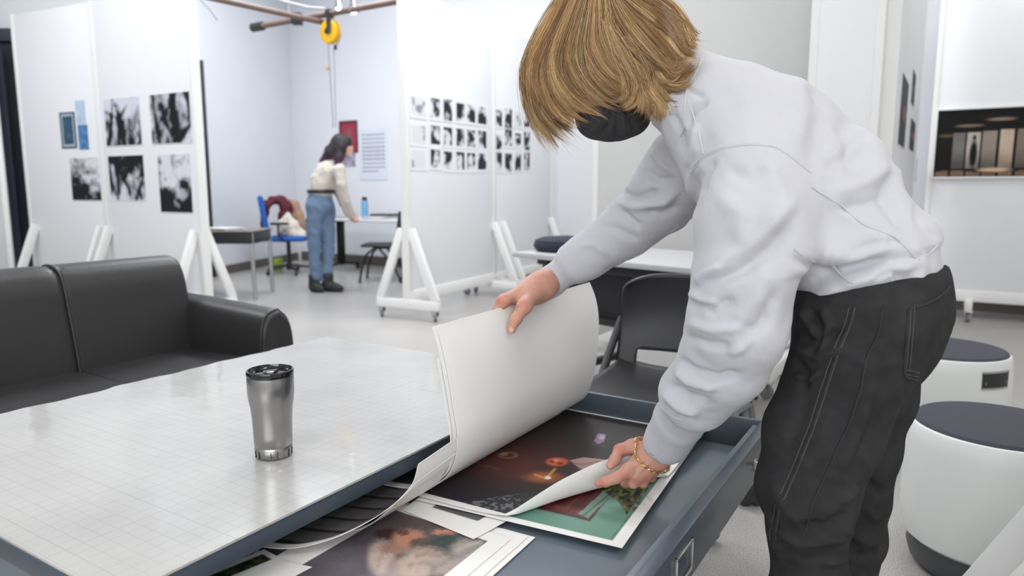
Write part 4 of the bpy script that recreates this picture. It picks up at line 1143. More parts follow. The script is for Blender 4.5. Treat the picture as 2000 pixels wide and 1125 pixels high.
def teal(x, y, P):
    n = fbm(x * .03, y * .05, 5, 4); n2 = vnoise(x * .3, y * .35, 6); n3 = vnoise(x * .16 + y * .1, y * .22 - x * .05, 16)
    c = s2l((98, 142, 126)) * (.93 + .14 * n[:, None])
    c = mix(c, s2l((74, 122, 106)), sstep(1120, 990, x) * .6)
    ins = inpoly(x, y, [(1010, 985), (1120, 930), (1196, 940), (1196, 962), (1152, 1018), (1090, 1002)]).astype(float)
    c = mix(c, s2l((86, 34, 34)) , ins)
    for p, col, wd in (([(1043, 990), (1152, 1016), (1194, 962)], (52, 30, 30), 2.5), ([(1060, 984), (1130, 1000)], (120, 52, 46), 3), ([(1080, 976), (1148, 992)], (56, 22, 26), 3), ([(1075, 992), (1110, 962)], (58, 24, 26), 2), ([(1100, 998), (1140, 962)], (120, 60, 52), 2), ([(1118, 1003), (1165, 955)], (60, 26, 28), 2)):
        c = mix(c, s2l(col), strokem(x, y, p, wd) * .8)
    gl = inpoly(x, y, [(1129, 1004), (1180, 958), (1195, 966), (1148, 1012)]).astype(float); c = mix(c, s2l((108, 146, 130)), gl * .9)
    c = mix(c, s2l((60, 70, 60)), strokem(x, y, [(1136, 1010), (1192, 964)], 1.6))
    tr = inpoly(x, y, [(1168, 952), (1180, 934), (1260, 900), (1330, 860), (1300, 915), (1262, 960), (1236, 985), (1224, 1006), (1212, 984), (1196, 972)]).astype(float)
    f = np.clip((n3 - .35) * 2, 0, 1); fc = s2l((36, 44, 28)) * (1 - f[:, None]) + s2l((112, 122, 70)) * f[:, None]
    fc = fc * (.7 + .6 * n2[:, None]); c = c * (1 - tr[:, None]) + fc * tr[:, None]
    c = mix(c, s2l((92, 72, 52)), blob(x, y, 1236, 985, 16, 14) * (n2 > .5))
    c = mix(c, s2l((52, 92, 80)), strokem(x, y, [(1230, 1008), (1194, 1052)], 1.6) * .8)
    up = ((x - 1230) * .7 + (y - 1005) * .5 < -70) & (y < 930); c = np.where((up & (tr < .5))[:, None], s2l((40, 34, 34)), c)
    return c
flat_print('photo_print', 'teal interior print with dark red window frame, lowest right print in the drawer', [(-.86, 1.025), (-.436, 1.063), (-.487, 1.690), (-.86, 1.695)], .4575, (.02, .022), (.018, .018), teal, .0024, wav=.002)

def candle(x, y, P):
    n = fbm(x * .02, y * .03, 12, 4); n2 = vnoise(x * .3, y * .4, 7); c = np.tile(s2l((52, 44, 46)), (len(x), 1)).astype(float)
    c = mix(c, s2l((88, 52, 48)), blob(x, y, 1020, 890, 110, 45, .8) * .85); c = mix(c, s2l((104, 58, 52)), blob(x, y, 985, 905, 60, 22, .8) * .6)
    c = mix(c, s2l((48, 43, 42)), blob(x, y, 1210, 850, 130, 60, .7)); c = mix(c, s2l((60, 54, 53)), blob(x, y, 1160, 840, 60, 18, .6) * .6)
    c = mix(c, s2l((40, 36, 44)), blob(x, y, 880, 975, 120, 22, .7)); 
    c = mix(c, s2l((84, 56, 52)), strokem(x, y, [(935, 908), (1000, 930), (1060, 938), (1110, 948)], 5) * .9); c = mix(c, s2l((112, 78, 70)), strokem(x, y, [(935, 906), (975, 916)], 2) * .8)
    c = mix(c, s2l((190, 116, 70)), blob(x, y, 1062, 932, 30, 9, .8) * .8); c = mix(c, s2l((236, 170, 100)), strokem(x, y, [(1045, 927), (1066, 934), (1084, 916)], 2.2) * .8)
    c = mix(c, s2l((255, 240, 214)), blob(x, y, 1070, 933, 6, 3.4, .3))
    c = mix(c, s2l((214, 104, 72)), blob(x, y, 1088, 902, 21, 8, .3)); c = mix(c, s2l((150, 60, 46)), blob(x, y, 1078, 901, 5, 3)); c = mix(c, s2l((120, 52, 44)), blob(x, y, 1094, 905, 6, 2.4)); c = mix(c, s2l((238, 150, 112)), blob(x, y, 1086, 899, 6, 2.4))
    c = mix(c, s2l((188, 154, 146)), inpoly(x, y, [(1112, 899), (1140, 893), (1185, 898), (1200, 904), (1165, 918), (1144, 922), (1128, 914)]).astype(float)); c = mix(c, s2l((140, 108, 104)), strokem(x, y, [(1118, 904), (1140, 908), (1160, 902), (1185, 903)], 2) * .7); c = mix(c, s2l((60, 50, 80)), strokem(x, y, [(1112, 901), (1130, 914), (1146, 922)], 1.8) * .8)
    c = mix(c, s2l((150, 130, 152)), inpoly(x, y, [(1160, 862), (1168, 846), (1184, 848), (1180, 862), (1170, 868)]).astype(float)); c = mix(c, s2l((196, 178, 200)), blob(x, y, 1175, 854, 6, 4)); c = mix(c, s2l((92, 80, 88)), strokem(x, y, [(1156, 866), (1182, 872)], 2) * .6)
    e = np.sqrt(((x - 992) / 16) ** 2 + ((y - 889) / 5.5) ** 2); c = mix(c, s2l((160, 124, 108)), np.exp(-((e - 1) / .22) ** 2) * .7); c = mix(c, s2l((186, 150, 132)), blob(x, y, 984, 887, 8, 3) * .8)
    wt = inpoly(x, y, [(880, 985), (960, 972), (1050, 956), (1085, 964), (1040, 1000), (930, 1000)]).astype(float)
    c = mix(c, s2l((50, 50, 50)), wt * .8); c = mix(c, s2l((112, 118, 124)), wt * np.clip((vnoise(x * .2, y * .35, 3) - .52) * 4, 0, 1) * blob(x, y, 975, 982, 60, 16, .7))
    return c * (.88 + .24 * n2[:, None])
# candle print with its near right corner curled up and back
nn, mm = 190, 270; a, b_ = np.meshgrid(np.linspace(0, 1, nn), np.linspace(0, 1, mm), indexing='ij')
vL, vR = -.87, -.470; uN = 1.034 + .02 * a; uF = 1.700
v = vL + (vR - vL) * a; arc = (uF - uN) * (1 - b_)              # distance from the far edge
lift = sstep(.40, 1, a); vq = vL + (vR - vL) * a
cpos = uN + np.interp(vq, [-.72, -.665, -.650, -.611, -.569, -.528, -.47], [0, .012, .030, .12, .205, .275, .34]); flat = uF - cpos; ext = np.maximum(arc - flat, 0)
Rr = .008 + .014 * sstep(-.70, -.56, vq); Rr = np.where(ext > 0, Rr, Rr); tot = np.maximum(cpos - uN, 1e-4); th_ = math.radians(150) * np.minimum(ext / tot, 1) * sstep(-.72, -.60, vq); rest = ext * .08
u = np.where(ext > 0, cpos - Rr * np.sin(th_), uF - arc); z = .461 + np.where(ext > 0, Rr * (1 - np.cos(th_)) + rest * .5, 0)
u = u - np.where(ext > 0, 1, 0) * 0
vv = v - .05 * np.where(ext > 0, ext, 0) * lift
z = z + .020 * sstep(.93, 1.0, a) * sstep(.55, .8, b_) 
z = z + .012 * sstep(.5, 1, a) * sstep(.45, .05, b_)
G = np.stack(W(vv, u, z), -1)
mk = bord(nn, mm, vR - vL, .66, (.0, .020), (.016, .017))
grid_sheet_mesh('photo_print', 'dark candle-lit print on top of the pile, its near corner held by the left hand', G, lambda P: np.where(mk[:, None], WHITE, candle(*project(np.stack(W(v, uF - arc * 1.0, np.full_like(v, .461)), -1).reshape(-1, 3)), P)))

# the lifted bundle of sheets, curling up out of the drawer
def cr(pts, n):
    P = [np.array(p, float) for p in pts]; P = [2 * P[0] - P[1]] + P + [2 * P[-1] - P[-2]]; out = []
    for i in range(1, len(P) - 2):
        for k in range(24):
            t_ = k / 24; p0, p1, p2, p3 = P[i - 1:i + 3]
            out.append(.5 * (2 * p1 + (p2 - p0) * t_ + (2 * p0 - 5 * p1 + 4 * p2 - p3) * t_ ** 2 + (3 * p1 - p0 - 3 * p2 + p3) * t_ ** 3))
    out.append(P[-2]); out = np.array(out); L = np.r_[0, np.cumsum(np.linalg.norm(np.diff(out, axis=0), axis=1))]
    s = np.linspace(0, L[-1], n); return np.stack([np.interp(s, L, out[:, i]) for i in range(3)], -1)
def curl(name, label, near, far, paint, ns=70, nu=90, amp=0.0, offs=0.0, group=None, cat='photo print', backcol=WHITE):
    A, B = cr(near, ns), cr(far, ns); t_ = np.linspace(0, 1, nu)[None, :, None]
    G = A[:, None] * (1 - t_) + B[:, None] * t_
    s = np.linspace(0, 1, ns)[:, None]
    G[..., 0] += offs + amp * sstep(.45, 1, s) * (np.sin(t_[..., 0] * 8.5 + .4) + .5 * np.sin(t_[..., 0] * 17 + s * 2)) 
    Gw = np.stack(W(G[..., 0], G[..., 1], G[..., 2]), -1)
    S, T = np.broadcast_to(s, G.shape[:2]).ravel(), np.broadcast_to(t_[..., 0], G.shape[:2]).ravel()
    return grid_sheet_mesh(name, label, Gw, lambda P: paint(S, T, G.reshape(-1, 3)), cat=cat, group=group, backcol=backcol)
white_p = lambda S, T, G: np.tile(WHITE, (len(S), 1))
darkpic = lambda S, T, G: np.where(((T > .03) & (T < .97) & (S < .95))[:, None], s2l((58, 56, 58)), WHITE)
SN = [(-1.08, 1.02, .4665), (-.95, 1.03, .4665), (-.875, 1.04, .470), (-.822, 1.045, .492), (-.788, 1.048, .530), (-.776, 1.05, .588), (-.785, 1.05, .648), (-.806, 1.05, .747), (-.825, 1.05, .808)]
SF = [(-1.08, 1.69, .468), (-.95, 1.69, .468), (-.885, 1.69, .472), (-.822, 1.68, .494), (-.788, 1.67, .540), (-.764, 1.655, .627), (-.758, 1.65, .724), (-.768, 1.65, .785), (-.787, 1.65, .828)]
curl('lifted_sheet', 'large white back of the outermost print lifted by the right hand', SN, SF, darkpic, amp=.0035, cat='photo print')
def sh(L, dv, du, dz): return [(p[0] + dv * k, p[1] + du, p[2] + dz * (k > .5)) for p, k in zip(L, np.linspace(.0, 1, len(L)) * 0 + 1)]
curl('lifted_sheet', 'second print of the lifted bundle, its edge just showing left of the outermost sheet', [(p[0] - .004, p[1] - .008, p[2] + .003 * (i < 4)) for i, p in enumerate(SN)], [(p[0] - .004, p[1] - .004, p[2]- .003 * (i > 6)) for i, p in enumerate(SF)], darkpic, amp=.0035)
curl('lifted_sheet', 'innermost print of the lifted bundle, ending lower than the two in front', [(p[0] - .009, p[1] - .012, p[2] + .005 * (i < 4)) for i, p in enumerate(SN[:-1])], [(p[0] - .009, p[1] - .006, p[2]) for i, p in enumerate(SF[:-1])], darkpic, amp=.0035)
# curled tyre print and the white-backed sheet outside it
def tyre(S, T, G):
    u = G[:, 1] - .10 * np.sin(S * 2.6) + .03; n = fbm(G[:, 0] * 30, u * 12, 4, 4)
    c = s2l((92, 90, 91)) * (.7 + .6 * n[:, None]); ph = (u / .052) % 1
    c = mix(c, s2l((16, 16, 17)), np.exp(-((ph - .5) / .10) ** 2)); c = mix(c, s2l((170, 168, 170)), np.exp(-((ph - .68) / .05) ** 2) * .35 * n)
    mg = (T * (1.6 - .72) < .016) | (S > .975); return np.where(mg[:, None], WHITE, c)
TN = [(-1.12, .700, .466), (-1.02, .712, .4665), (-.95, .728, .467), (-.90, .75, .469), (-.855, .795, .478), (-.812, .85, .502), (-.788, .90, .528), (-.778, .928, .548)]
TF = [(-1.12, 1.60, .466), (-1.02, 1.60, .4665), (-.95, 1.60, .467), (-.90, 1.60, .469), (-.862, 1.60, .480), (-.822, 1.60, .51), (-.80, 1.6, .560), (-.79, 1.60, .62)]
curl('photo_print', 'black tyre-tread print curling up from under the cabinet top', TN, TF, tyre, ns=120, nu=180)
NN = [(-1.0, .84, .461), (-.90, .846, .461), (-.86, .853, .464), (-.822, .862, .484), (-.795, .885, .512), (-.772, .915, .548), (-.764, .925, .585)]
NF = [(-1.0, 1.60, .461), (-.90, 1.60, .461), (-.86, 1.60, .464), (-.828, 1.60, .486), (-.808, 1.60, .53), (-.795, 1.60, .58), (-.79, 1.60, .64)]
curl('lifted_sheet', 'white back of a shorter curled print in front of the tyre print', NN, NF, darkpic, ns=60, nu=80, offs=-.006)

# ------------------------------------------------------------------ steel tumbler
tb = atZ(535.5, 889, ZT)
r = root('steel_tumbler', (tb[0], tb[1], ZT), 0, 'brushed steel tumbler with a black lid standing on the gridded top', 'tumbler')
def brushed():
    m, t, b = nt_mat('brushed_steel'); b.inputs['Metallic'].default_value = 1; b.inputs['Base Color'].default_value = (.36, .355, .35, 1)
    b.inputs['Roughness'].default_value = .28; b.inputs['Anisotropic'].default_value = .6
    tc = t.nodes.new('ShaderNodeTexCoord'); mp = t.nodes.new('ShaderNodeMapping'); mp.inputs['Scale'].default_value = (3, 3, 900)
    n = t.nodes.new('ShaderNodeTexNoise'); n.inputs['Scale'].default_value = 1; t.links.new(tc.outputs['Object'], mp.inputs[0]); t.links.new(mp.outputs[0], n.inputs['Vector'])
    bp = t.nodes.new('ShaderNodeBump'); bp.inputs['Strength'].default_value = .12; bp.inputs['Distance'].default_value = .0005
    t.links.new(n.outputs['Fac'], bp.inputs['Height']); t.links.new(bp.outputs[0], b.inputs['Normal']); return m
hh = .172
b = MB(); b.lathe([(0, .001), (.032, .001), (.0348, .004), (.0355, .012), (.0358, .022), (.0352, .023), (.0352, .0245), (.036, .0255), (.0365, .045), (.0375, .075), (.0395, .10), (.0425, .118), (.0437, .13), (.0438, .162), (.0432, .165), (.0, .165)], c=(tb[0], tb[1], ZT), n=72); b.build('body', brushed(), r, 50)
b = MB()
for i in range(18):
    an = i * 2 * math.pi / 18
    if i % 3 != 1: b.bar((tb[0] + .0357 * math.cos(an), tb[1] + .0357 * math.sin(an), ZT + .004), (tb[0] + .0361 * math.cos(an), tb[1] + .0361 * math.sin(an), ZT + .018), .0015, .0015)
b.build('base_groove', mat('dark_groove', (.08, .08, .08), .4, .8), r)
M_lid = mat('black_glossy_plastic', (.008, .008, .01), .08, coat=.5)
b = MB(); b.lathe([(.040, .160), (.0442, .163), (.0448, .168), (.0438, .1735), (.0405, .1745), (.0395, .170), (.038, .1675), (0, .167)], c=(tb[0], tb[1], ZT), n=72); b.build('lid', M_lid, r, 40)
b = MB(); b.box((tb[0] - .009, tb[1] - .016, ZT + .167), (tb[0] + .011, tb[1] + .018, ZT + .1715), .002); b.lathe([(.003, .1672), (.012, .1672), (.013, .1695), (.0115, .170), (.003, .170)], c=(tb[0] + .0, tb[1] - .02, ZT), n=20); b.build('lid_slider', M_lid, r)
# ================================================================== THE PERSON AT THE DRAWER
def J(px, py, u, rpx):
    p = atU(px, py, u); c = p[1] * math.cos(TILT) - (p[2] - CAMH) * math.sin(TILT); return (p[0], p[1], p[2], rpx * c / FPX)
def JV(px, py, v, rpx):
    p = atV(px, py, v); c = p[1] * math.cos(TILT) - (p[2] - CAMH) * math.sin(TILT); return (p[0], p[1], p[2], rpx * c / FPX)
def shr(pts, k): return [(p[0], p[1], p[2], p[3] * k) for p in pts]
ZV = np.array([0, 0, 1.0]); U3 = np.array([U2[0], U2[1], 0]); V3 = np.array([V2[0], V2[1], 0])
UC = 1.33
torso = [J(1352, 186, 1.33, 68), J(1412, 232, 1.33, 112), J(1490, 298, 1.33, 146), J(1578, 388, 1.33, 148), J(1642, 470, 1.33, 132), J(1690, 522, 1.33, 127), J(1702, 590, 1.33, 132)]
tflat = (U3, W(-.2, UC, 1.1), .74)
narm = [J(1478, 352, 1.17, 108), J(1468, 440, 1.13, 108), J(1456, 540, 1.115, 100), J(1440, 630, 1.12, 97), J(1408, 712, 1.15, 84), J(1362, 768, 1.185, 73)]
ncuff = [J(1356, 778, 1.19, 54), J(1326, 822, 1.235, 48), J(1288, 886, 1.275, 44)]
farm = [J(1345, 322, 1.47, 84), J(1288, 392, 1.49, 67), J(1226, 446, 1.485, 56), J(1150, 498, 1.455, 46), J(1126, 513, 1.44, 44)]
fcuff = [J(1130, 510, 1.44, 35), J(1078, 548, 1.425, 31), J(1048, 570, 1.41, 29)]

pr_ = root('person', W(-.2, 1.33, 0), ANG, 'person with blond hair and black mask in white sweatshirt, bending over the open drawer', 'person')

# ---- sweatshirt
def arm_cut(pts, p_end, p_prev, back=0.0):
    d = np.array(p_end[:3]) - np.array(p_prev[:3]); d /= np.linalg.norm(d); return np.array(p_end[:3]) - d * back, d
f_t = chain(torso, .02, tflat)
pb, pf = np.array(W(.012, UC, .928)), np.array(W(-.236, UC, .874)); ax = pf - pb; ax /= np.linalg.norm(ax)
hn = np.cross(ax, U3); hn = hn / np.linalg.norm(hn); hn = hn if hn[2] < 0 else -hn
f_t = cut(f_t, pb, hn)
e1, d1_ = arm_cut(ncuff, J(1296, 868, 1.268, 50), ncuff[0]); d1_ = d1_ + np.array([.0, .0, -.12]); d1_ /= np.linalg.norm(d1_)
f_n = union([chain(narm, .015), cut(chain(ncuff, .01), e1, d1_)], .006)
e2, d2_ = arm_cut(fcuff, J(1057, 563, 1.41, 50), fcuff[0])
f_f = union([chain(farm, .015), cut(chain(fcuff, .01), e2, d2_)], .006)
f_col = chain([J(1330, 178, 1.33, 80), J(1352, 186, 1.33, 80)], .03, (U3, W(-.4, UC, 1.2), 1.05))
cn, dn_ = np.array(J(1308, 172, 1.33, 1)[:3]), np.array(J(1308, 172, 1.33, 1)[:3]) - np.array(J(1400, 205, 1.33, 1)[:3])
f_col = cut(f_col, cn, dn_)
def sweat(P):
    d = smin(f_t(P), f_col(P), .03)
    d = smin(d, f_n(P), .035); d = smin(d, f_f(P), .05)
    # openings for neck and wrists
    for g in holes: d = np.maximum(d, -g(P))
    return d
holes = [chain([ncuff[1], J(1262, 920, 1.28, 40)], .01), chain([fcuff[1], J(1030, 585, 1.40, 25)], .01), chain([J(1375, 190, 1.33, 55), J(1262, 160, 1.33, 66)], .01)]
holes[0] = chain(shr([ncuff[1], J(1262, 918, 1.28, 44)], .70), .01); holes[1] = chain(shr([fcuff[1], J(1030, 584, 1.40, 29)], .72), .01)
sweat.lo = np.min([f_t.lo, f_n.lo, f_f.lo, f_col.lo], 0); sweat.hi = np.max([f_t.hi, f_n.hi, f_f.hi, f_col.hi], 0)
sweat.lo[2] = max(sweat.lo[2], .5)
SV, SF = polygonise(sweat, .0042); SV = relax(SV, SF, 2)
uu = SV[:, 0] * U2[0] + SV[:, 1] * U2[1]; sx, sy = project(SV); SN_ = vnormals(SV, SF)
# broad softness of heavy jersey
big_ = (fbm(SV[:, 0] * 9 + SV[:, 2] * 6, SV[:, 1] * 9 - SV[:, 2] * 7, 21, 3) - .5)
SV = SV + SN_ * (big_ * .013)[:, None]
hd = (SV - pb) @ (-hn)                                   # height above the hem plane
tm_ = sstep(1510, 1570, sx); band = sstep(.062, .050, hd) * tm_; SV = SV - SN_ * (band * .006)[:, None]
bl_ = np.exp(-((hd - .085) / .03) ** 2) * tm_; SV = SV + SN_ * (bl_ * .011)[:, None]
arm_u = (.95, 1.30); tor = (.95, 1.7)
def seg(*p): return list(p)
folds = [
    # torso
    (seg((1590, 352), (1650, 420), (1700, 452), (1770, 500)), 12, .003), (seg((1678, 232), (1712, 290), (1716, 370)), 26, .010), (seg((1640, 225), (1668, 290), (1668, 350)), 18, -.008),
    (seg((1740, 320), (1752, 380), (1790, 430)), 14, .008), (seg((1722, 330), (1730, 400), (1770, 450)), 12, -.007), (seg((1775, 400), (1800, 440), (1838, 470)), 10, -.005),
    (seg((1575, 580), (1640, 560), (1720, 535), (1800, 510)), 14, .012), (seg((1580, 545), (1650, 530), (1730, 505)), 11, -.010), (seg((1600, 500), (1680, 500), (1740, 478)), 14, .007),
    (seg((1545, 500), (1600, 530), (1660, 560)), 9, -.006), (seg((1640, 505), (1700, 480), (1760, 470)), 9, -.005), (seg((1700, 545), (1735, 530), (1760, 540)), 7, -.007),
    (seg((1612, 330), (1660, 300), (1690, 260)), 14, -.006), (seg((1620, 380), (1680, 360), (1730, 330)), 16, .006), (seg((1630, 410), (1690, 400), (1735, 380)), 10, -.005),
    (seg((1585, 150), (1600, 230), (1592, 340)), 22, -.006), (seg((1560, 135), (1572, 220), (1545, 290)), 24, .006), (seg((1780, 470), (1800, 520), (1790, 560)), 12, .005),
    (seg((1340, 250), (1352, 220), (1385, 195)), 7, -.006), (seg((1375, 190), (1340, 172)), 6, -.004), (seg((1310, 215), (1330, 260), (1335, 300)), 8, -.006), (seg((1360, 240), (1358, 290), (1345, 330)), 10, .007),
    # near sleeve
    (seg((1370, 315), (1350, 350), (1345, 400), (1352, 440)), 9, .006, arm_u), (seg((1395, 310), (1376, 345), (1368, 380)), 8, -.006, arm_u), (seg((1420, 330), (1465, 350), (1500, 330)), 14, -.004, arm_u),
    (seg((1560, 380), (1515, 430), (1450, 490), (1375, 530)), 16, .008, arm_u), (seg((1545, 440), (1505, 490), (1445, 530), (1380, 556)), 13, -.008, arm_u), (seg((1358, 552), (1380, 536), (1420, 520)), 8, .009, arm_u),
    (seg((1350, 590), (1390, 600), (1440, 585)), 9, -.007, arm_u), (seg((1346, 570), (1372, 588), (1410, 596)), 7, .007, arm_u), (seg((1345, 630), (1390, 645), (1450, 640)), 9, .006, arm_u), (seg((1342, 655), (1380, 672), (1430, 676)), 8, -.007, arm_u),
    (seg((1500, 520), (1480, 580), (1430, 640)), 20, .006, arm_u), (seg((1520, 560), (1490, 630), (1450, 690)), 14, -.004, arm_u),
    (seg((1326, 700), (1350, 722), (1400, 738), (1450, 730)), 8, -.010, arm_u), (seg((1322, 722), (1350, 745), (1405, 758)), 9, .010, arm_u), (seg((1312, 750), (1345, 776), (1390, 786)), 8, -.008, arm_u),
    (seg((1296, 765), (1330, 795), (1368, 806)), 9, .010, arm_u), (seg((1450, 640), (1480, 640), (1500, 610)), 10, -.004, arm_u), (seg((1420, 690), (1450, 680), (1475, 660)), 9, .005, arm_u),
    (seg((1400, 380), (1450, 420), (1440, 480)), 18, .004, arm_u), (seg((1500, 310), (1520, 380), (1500, 450)), 20, .005, arm_u),
    # far sleeve
    (seg((1210, 368), (1235, 386), (1290, 372)), 7, -.010, (1.35, 1.7)), (seg((1205, 395), (1240, 405), (1300, 395), (1325, 370)), 8, .009, (1.35, 1.7)), (seg((1215, 412), (1235, 430), (1250, 444)), 6, -.007, (1.35, 1.7)),
    (seg((1258, 330), (1285, 352), (1320, 350)), 8, -.007, (1.35, 1.7)), (seg((1272, 290), (1290, 320), (1310, 332)), 7, .006, (1.35, 1.7)), (seg((1180, 440), (1210, 450), (1250, 470)), 8, -.005, (1.35, 1.7)),
    (seg((1130, 480), (1160, 478), (1190, 500)), 7, .004, (1.35, 1.7)), (seg((1262, 410), (1290, 420), (1330, 400)), 8, -.006, (1.35, 1.7)),
]
SV = sculpt(SV, SF, [(q[0], q[1], q[2] * 1.25) + tuple(q[3:]) for q in folds])
# second layer: small creases that follow the strongest folds
mic = (fbm(SV[:, 0] * 42 + SV[:, 2] * 20, SV[:, 1] * 42 - SV[:, 2] * 26, 31, 3) - .5); SV = SV + vnormals(SV, SF) * (mic * .0022)[:, None]
M_jersey = mat('white_jersey', tuple(s2l((184, 184, 189))), .88, noise=.015, nscale=60, bump=.22, bscale=700, sheen=.15)
shirt = mesh_np('sweatshirt', SV, SF, M_jersey, pr_)
shirt['label'] = 'white crew-neck sweatshirt with raised seams'
def seam_tube(name, V, F, lines, r_, m, parent, ur=None, lift=.0, both=None):
    b = MB()
    for ln in lines:
        for off in ((0,) if not both else (0, both)):
            L2 = [(x + off, y + abs(off) * .6) for x, y in ln]
            P = on_surface(V, F, L2, ur, 7, lift)
            if len(P) > 3:
                P = np.array(P)
                for _ in range(3): P[1:-1] = (P[:-2] + 2 * P[1:-1] + P[2:]) / 4
                b.tube([tuple(p) for p in P], r_, 6)
    return b.build(name, m, parent, 60)
slines = [[(1345, 338), (1356, 320), (1374, 304), (1409, 288), (1459, 280), (1508, 283), (1528, 295), (1560, 318), (1586, 340)],
          [(1585, 366), (1633, 394), (1683, 438), (1714, 450), (1747, 462), (1770, 485), (1790, 508)],
          [(1550, 487), (1575, 504), (1596, 518)], [(1625, 520), (1645, 540), (1668, 556)], [(1794, 508), (1820, 492), (1836, 470)],
          [(1374, 300), (1362, 250), (1350, 210), (1341, 188)], [(1372, 100), (1362, 140), (1340, 172), (1338, 215), (1334, 262), (1322, 272)],
          [(1284, 790), (1300, 806), (1326, 820), (1346, 822)], [(1100, 498), (1112, 512), (1122, 530), (1128, 552)], [(1240, 505), (1290, 478), (1332, 436)]]
for k, ln in enumerate(slines):
    seam_tube('seam', SV, SF, [ln], .0015, M_jersey, shirt, None, .0003, both=(3.6 if k in (0, 1, 2, 3) else None))
seam_tube('hem_seam', SV, SF, [[(1742, 548), (1748, 572), (1746, 592)]], .0011, M_jersey, shirt, None, .0003)

# ---- jeans
jl = [J(1700, 590, 1.33, 150), J(1690, 650, 1.30, 146)]
nleg = [J(1680, 640, 1.245, 116), J(1646, 740, 1.22, 106), J(1607, 850, 1.205, 106), J(1573, 955, 1.19, 93), J(1574, 1035, 1.19, 74), J(1584, 1130, 1.19, 70)]
ka = W(-.175, 1.20, .10); nleg += [(ka[0], ka[1], .26, .080), (ka[0], ka[1], .06, .082)]
fleg = [J(1702, 640, 1.43, 100), J(1690, 760, 1.46, 88), J(1676, 880, 1.47, 74), J(1668, 965, 1.47, 64), J(1666, 1050, 1.46, 56)]
kb = W(-.15, 1.47, .10); fleg += [(kb[0], kb[1], .26, .078), (kb[0], kb[1], .06, .080)]
fj = union([chain([J(1698, 560, 1.33, 140), J(1701, 600, 1.33, 139), J(1690, 650, 1.33, 128)], .015, (U3, W(-.12, UC, .9), .80)), union([chain(nleg, .015)]), chain(fleg, .015)], .045)
wp = pb + hn * -.02
fj = cut(fj, wp, -hn); fj = cut(fj, (0, 0, .055), (0, 0, -1))
JVt, JF = polygonise(fj, .0044); JVt = relax(JVt, JF, 2)
JN = vnormals(JVt, JF)
nz = (fbm(JVt[:, 0] * 11 + JVt[:, 2] * 4, JVt[:, 1] * 11 - JVt[:, 2] * 12, 51, 3) - .5); JVt = JVt + JN * (nz * .013)[:, None]
jf = [
    (seg((1560, 600), (1590, 640), (1600, 690)), 9, .008), (seg((1580, 600), (1600, 640), (1590, 700)), 7, -.008), (seg((1552, 700), (1575, 730), (1570, 760)), 8, -.008), (seg((1555, 660), (1600, 668), (1650, 640)), 10, -.008),
    (seg((1556, 680), (1600, 700), (1660, 680)), 10, .008), (seg((1605, 600), (1620, 640), (1600, 680)), 7, .007), (seg((1550, 735), (1585, 742), (1610, 720)), 6, .007),
    (seg((1660, 690), (1700, 720), (1770, 700)), 12, .004), (seg((1700, 780), (1670, 850), (1640, 920)), 16, .006), (seg((1720, 760), (1700, 840), (1668, 905)), 10, -.005),
    (seg((1500, 1010), (1560, 1062), (1640, 1048), (1665, 1012)), 11, .009), (seg((1510, 1062), (1570, 1082), (1640, 1072)), 9, -.010), (seg((1560, 1020), (1610, 1032), (1660, 1000)), 9, -.008),
    (seg((1640, 985), (1665, 960), (1672, 945)), 8, .007), (seg((1600, 1100), (1640, 1092), (1650, 1075)), 9, .007), (seg((1505, 940), (1540, 1000), (1580, 1030)), 14, .006), (seg((1490, 985), (1520, 1030), (1560, 1050)), 8, -.007),
    (seg((1620, 800), (1600, 870), (1560, 930)), 18, .005), (seg((1580, 760), (1560, 830), (1530, 890)), 14, -.004), (seg((1690, 940), (1715, 955), (1728, 965)), 8, -.007), (seg((1660, 1040), (1690, 1060), (1720, 1050)), 9, .008), (seg((1665, 1080), (1690, 1090), (1715, 1076)), 8, -.008),
    (seg((1690, 990), (1705, 1010), (1722, 1010)), 8, .006)]
JVt = sculpt(JVt, JF, [(q[0], q[1], q[2] * 1.35) for q in jf])
x, y = project(JVt); nn_ = fbm(JVt[:, 0] * 60, JVt[:, 2] * 60 + JVt[:, 1] * 30, 3, 3); wear = fbm(JVt[:, 0] * 6, JVt[:, 2] * 5, 8, 3)
jc = s2l((56, 55, 56)) * (.75 + .5 * nn_[:, None]); jc = jc * (.52 + .5 * wear[:, None])
M_denim = attr_mat('black_denim', .9, .12, bump=.5, bscale=900)
jeans = mesh_np('jeans', JVt, JF, M_denim, pr_, jc)
jeans['label'] = 'faded black jeans'
M_thread = mat('grey_thread', tuple(s2l((76, 75, 73))), .8); M_dden = mat('dark_denim_edge', tuple(s2l((34, 34, 36))), .85)
jseams = [[(1668, 600), (1658, 640), (1642, 672), (1616, 748), (1590, 831), (1554, 920), (1524, 985), (1512, 1040), (1512, 1062)],
          [(1723, 602), (1716, 656), (1693, 694), (1682, 756), (1658, 831), (1618, 915), (1588, 982), (1568, 1055)]]
for ln in jseams: seam_tube('seam', JVt, JF, [ln], .0016, M_dden, jeans, None, .0006)
def off(ln, dx, dy=0): return [(a + dx, b + dy) for a, b in ln]
seam_tube('stitching', JVt, JF, [off(jseams[0], -9), off(jseams[0], 3)], .0006, M_thread, jeans, None, .0006)
pk = [(1774, 602), (1770, 660), (1763, 737), (1800, 744), (1812, 700), (1830, 640), (1850, 575)]
seam_tube('pocket_edge', JVt, JF, [pk[:4] + [(1806, 745)]], .0017, M_dden, jeans, None, .001)
seam_tube('stitching', JVt, JF, [off(pk[:3], 5, -4), off(pk[:3], 12, -6), [(1768, 731), (1802, 738)], [(1770, 722), (1804, 730)]], .0006, M_thread, jeans, None, .0008)
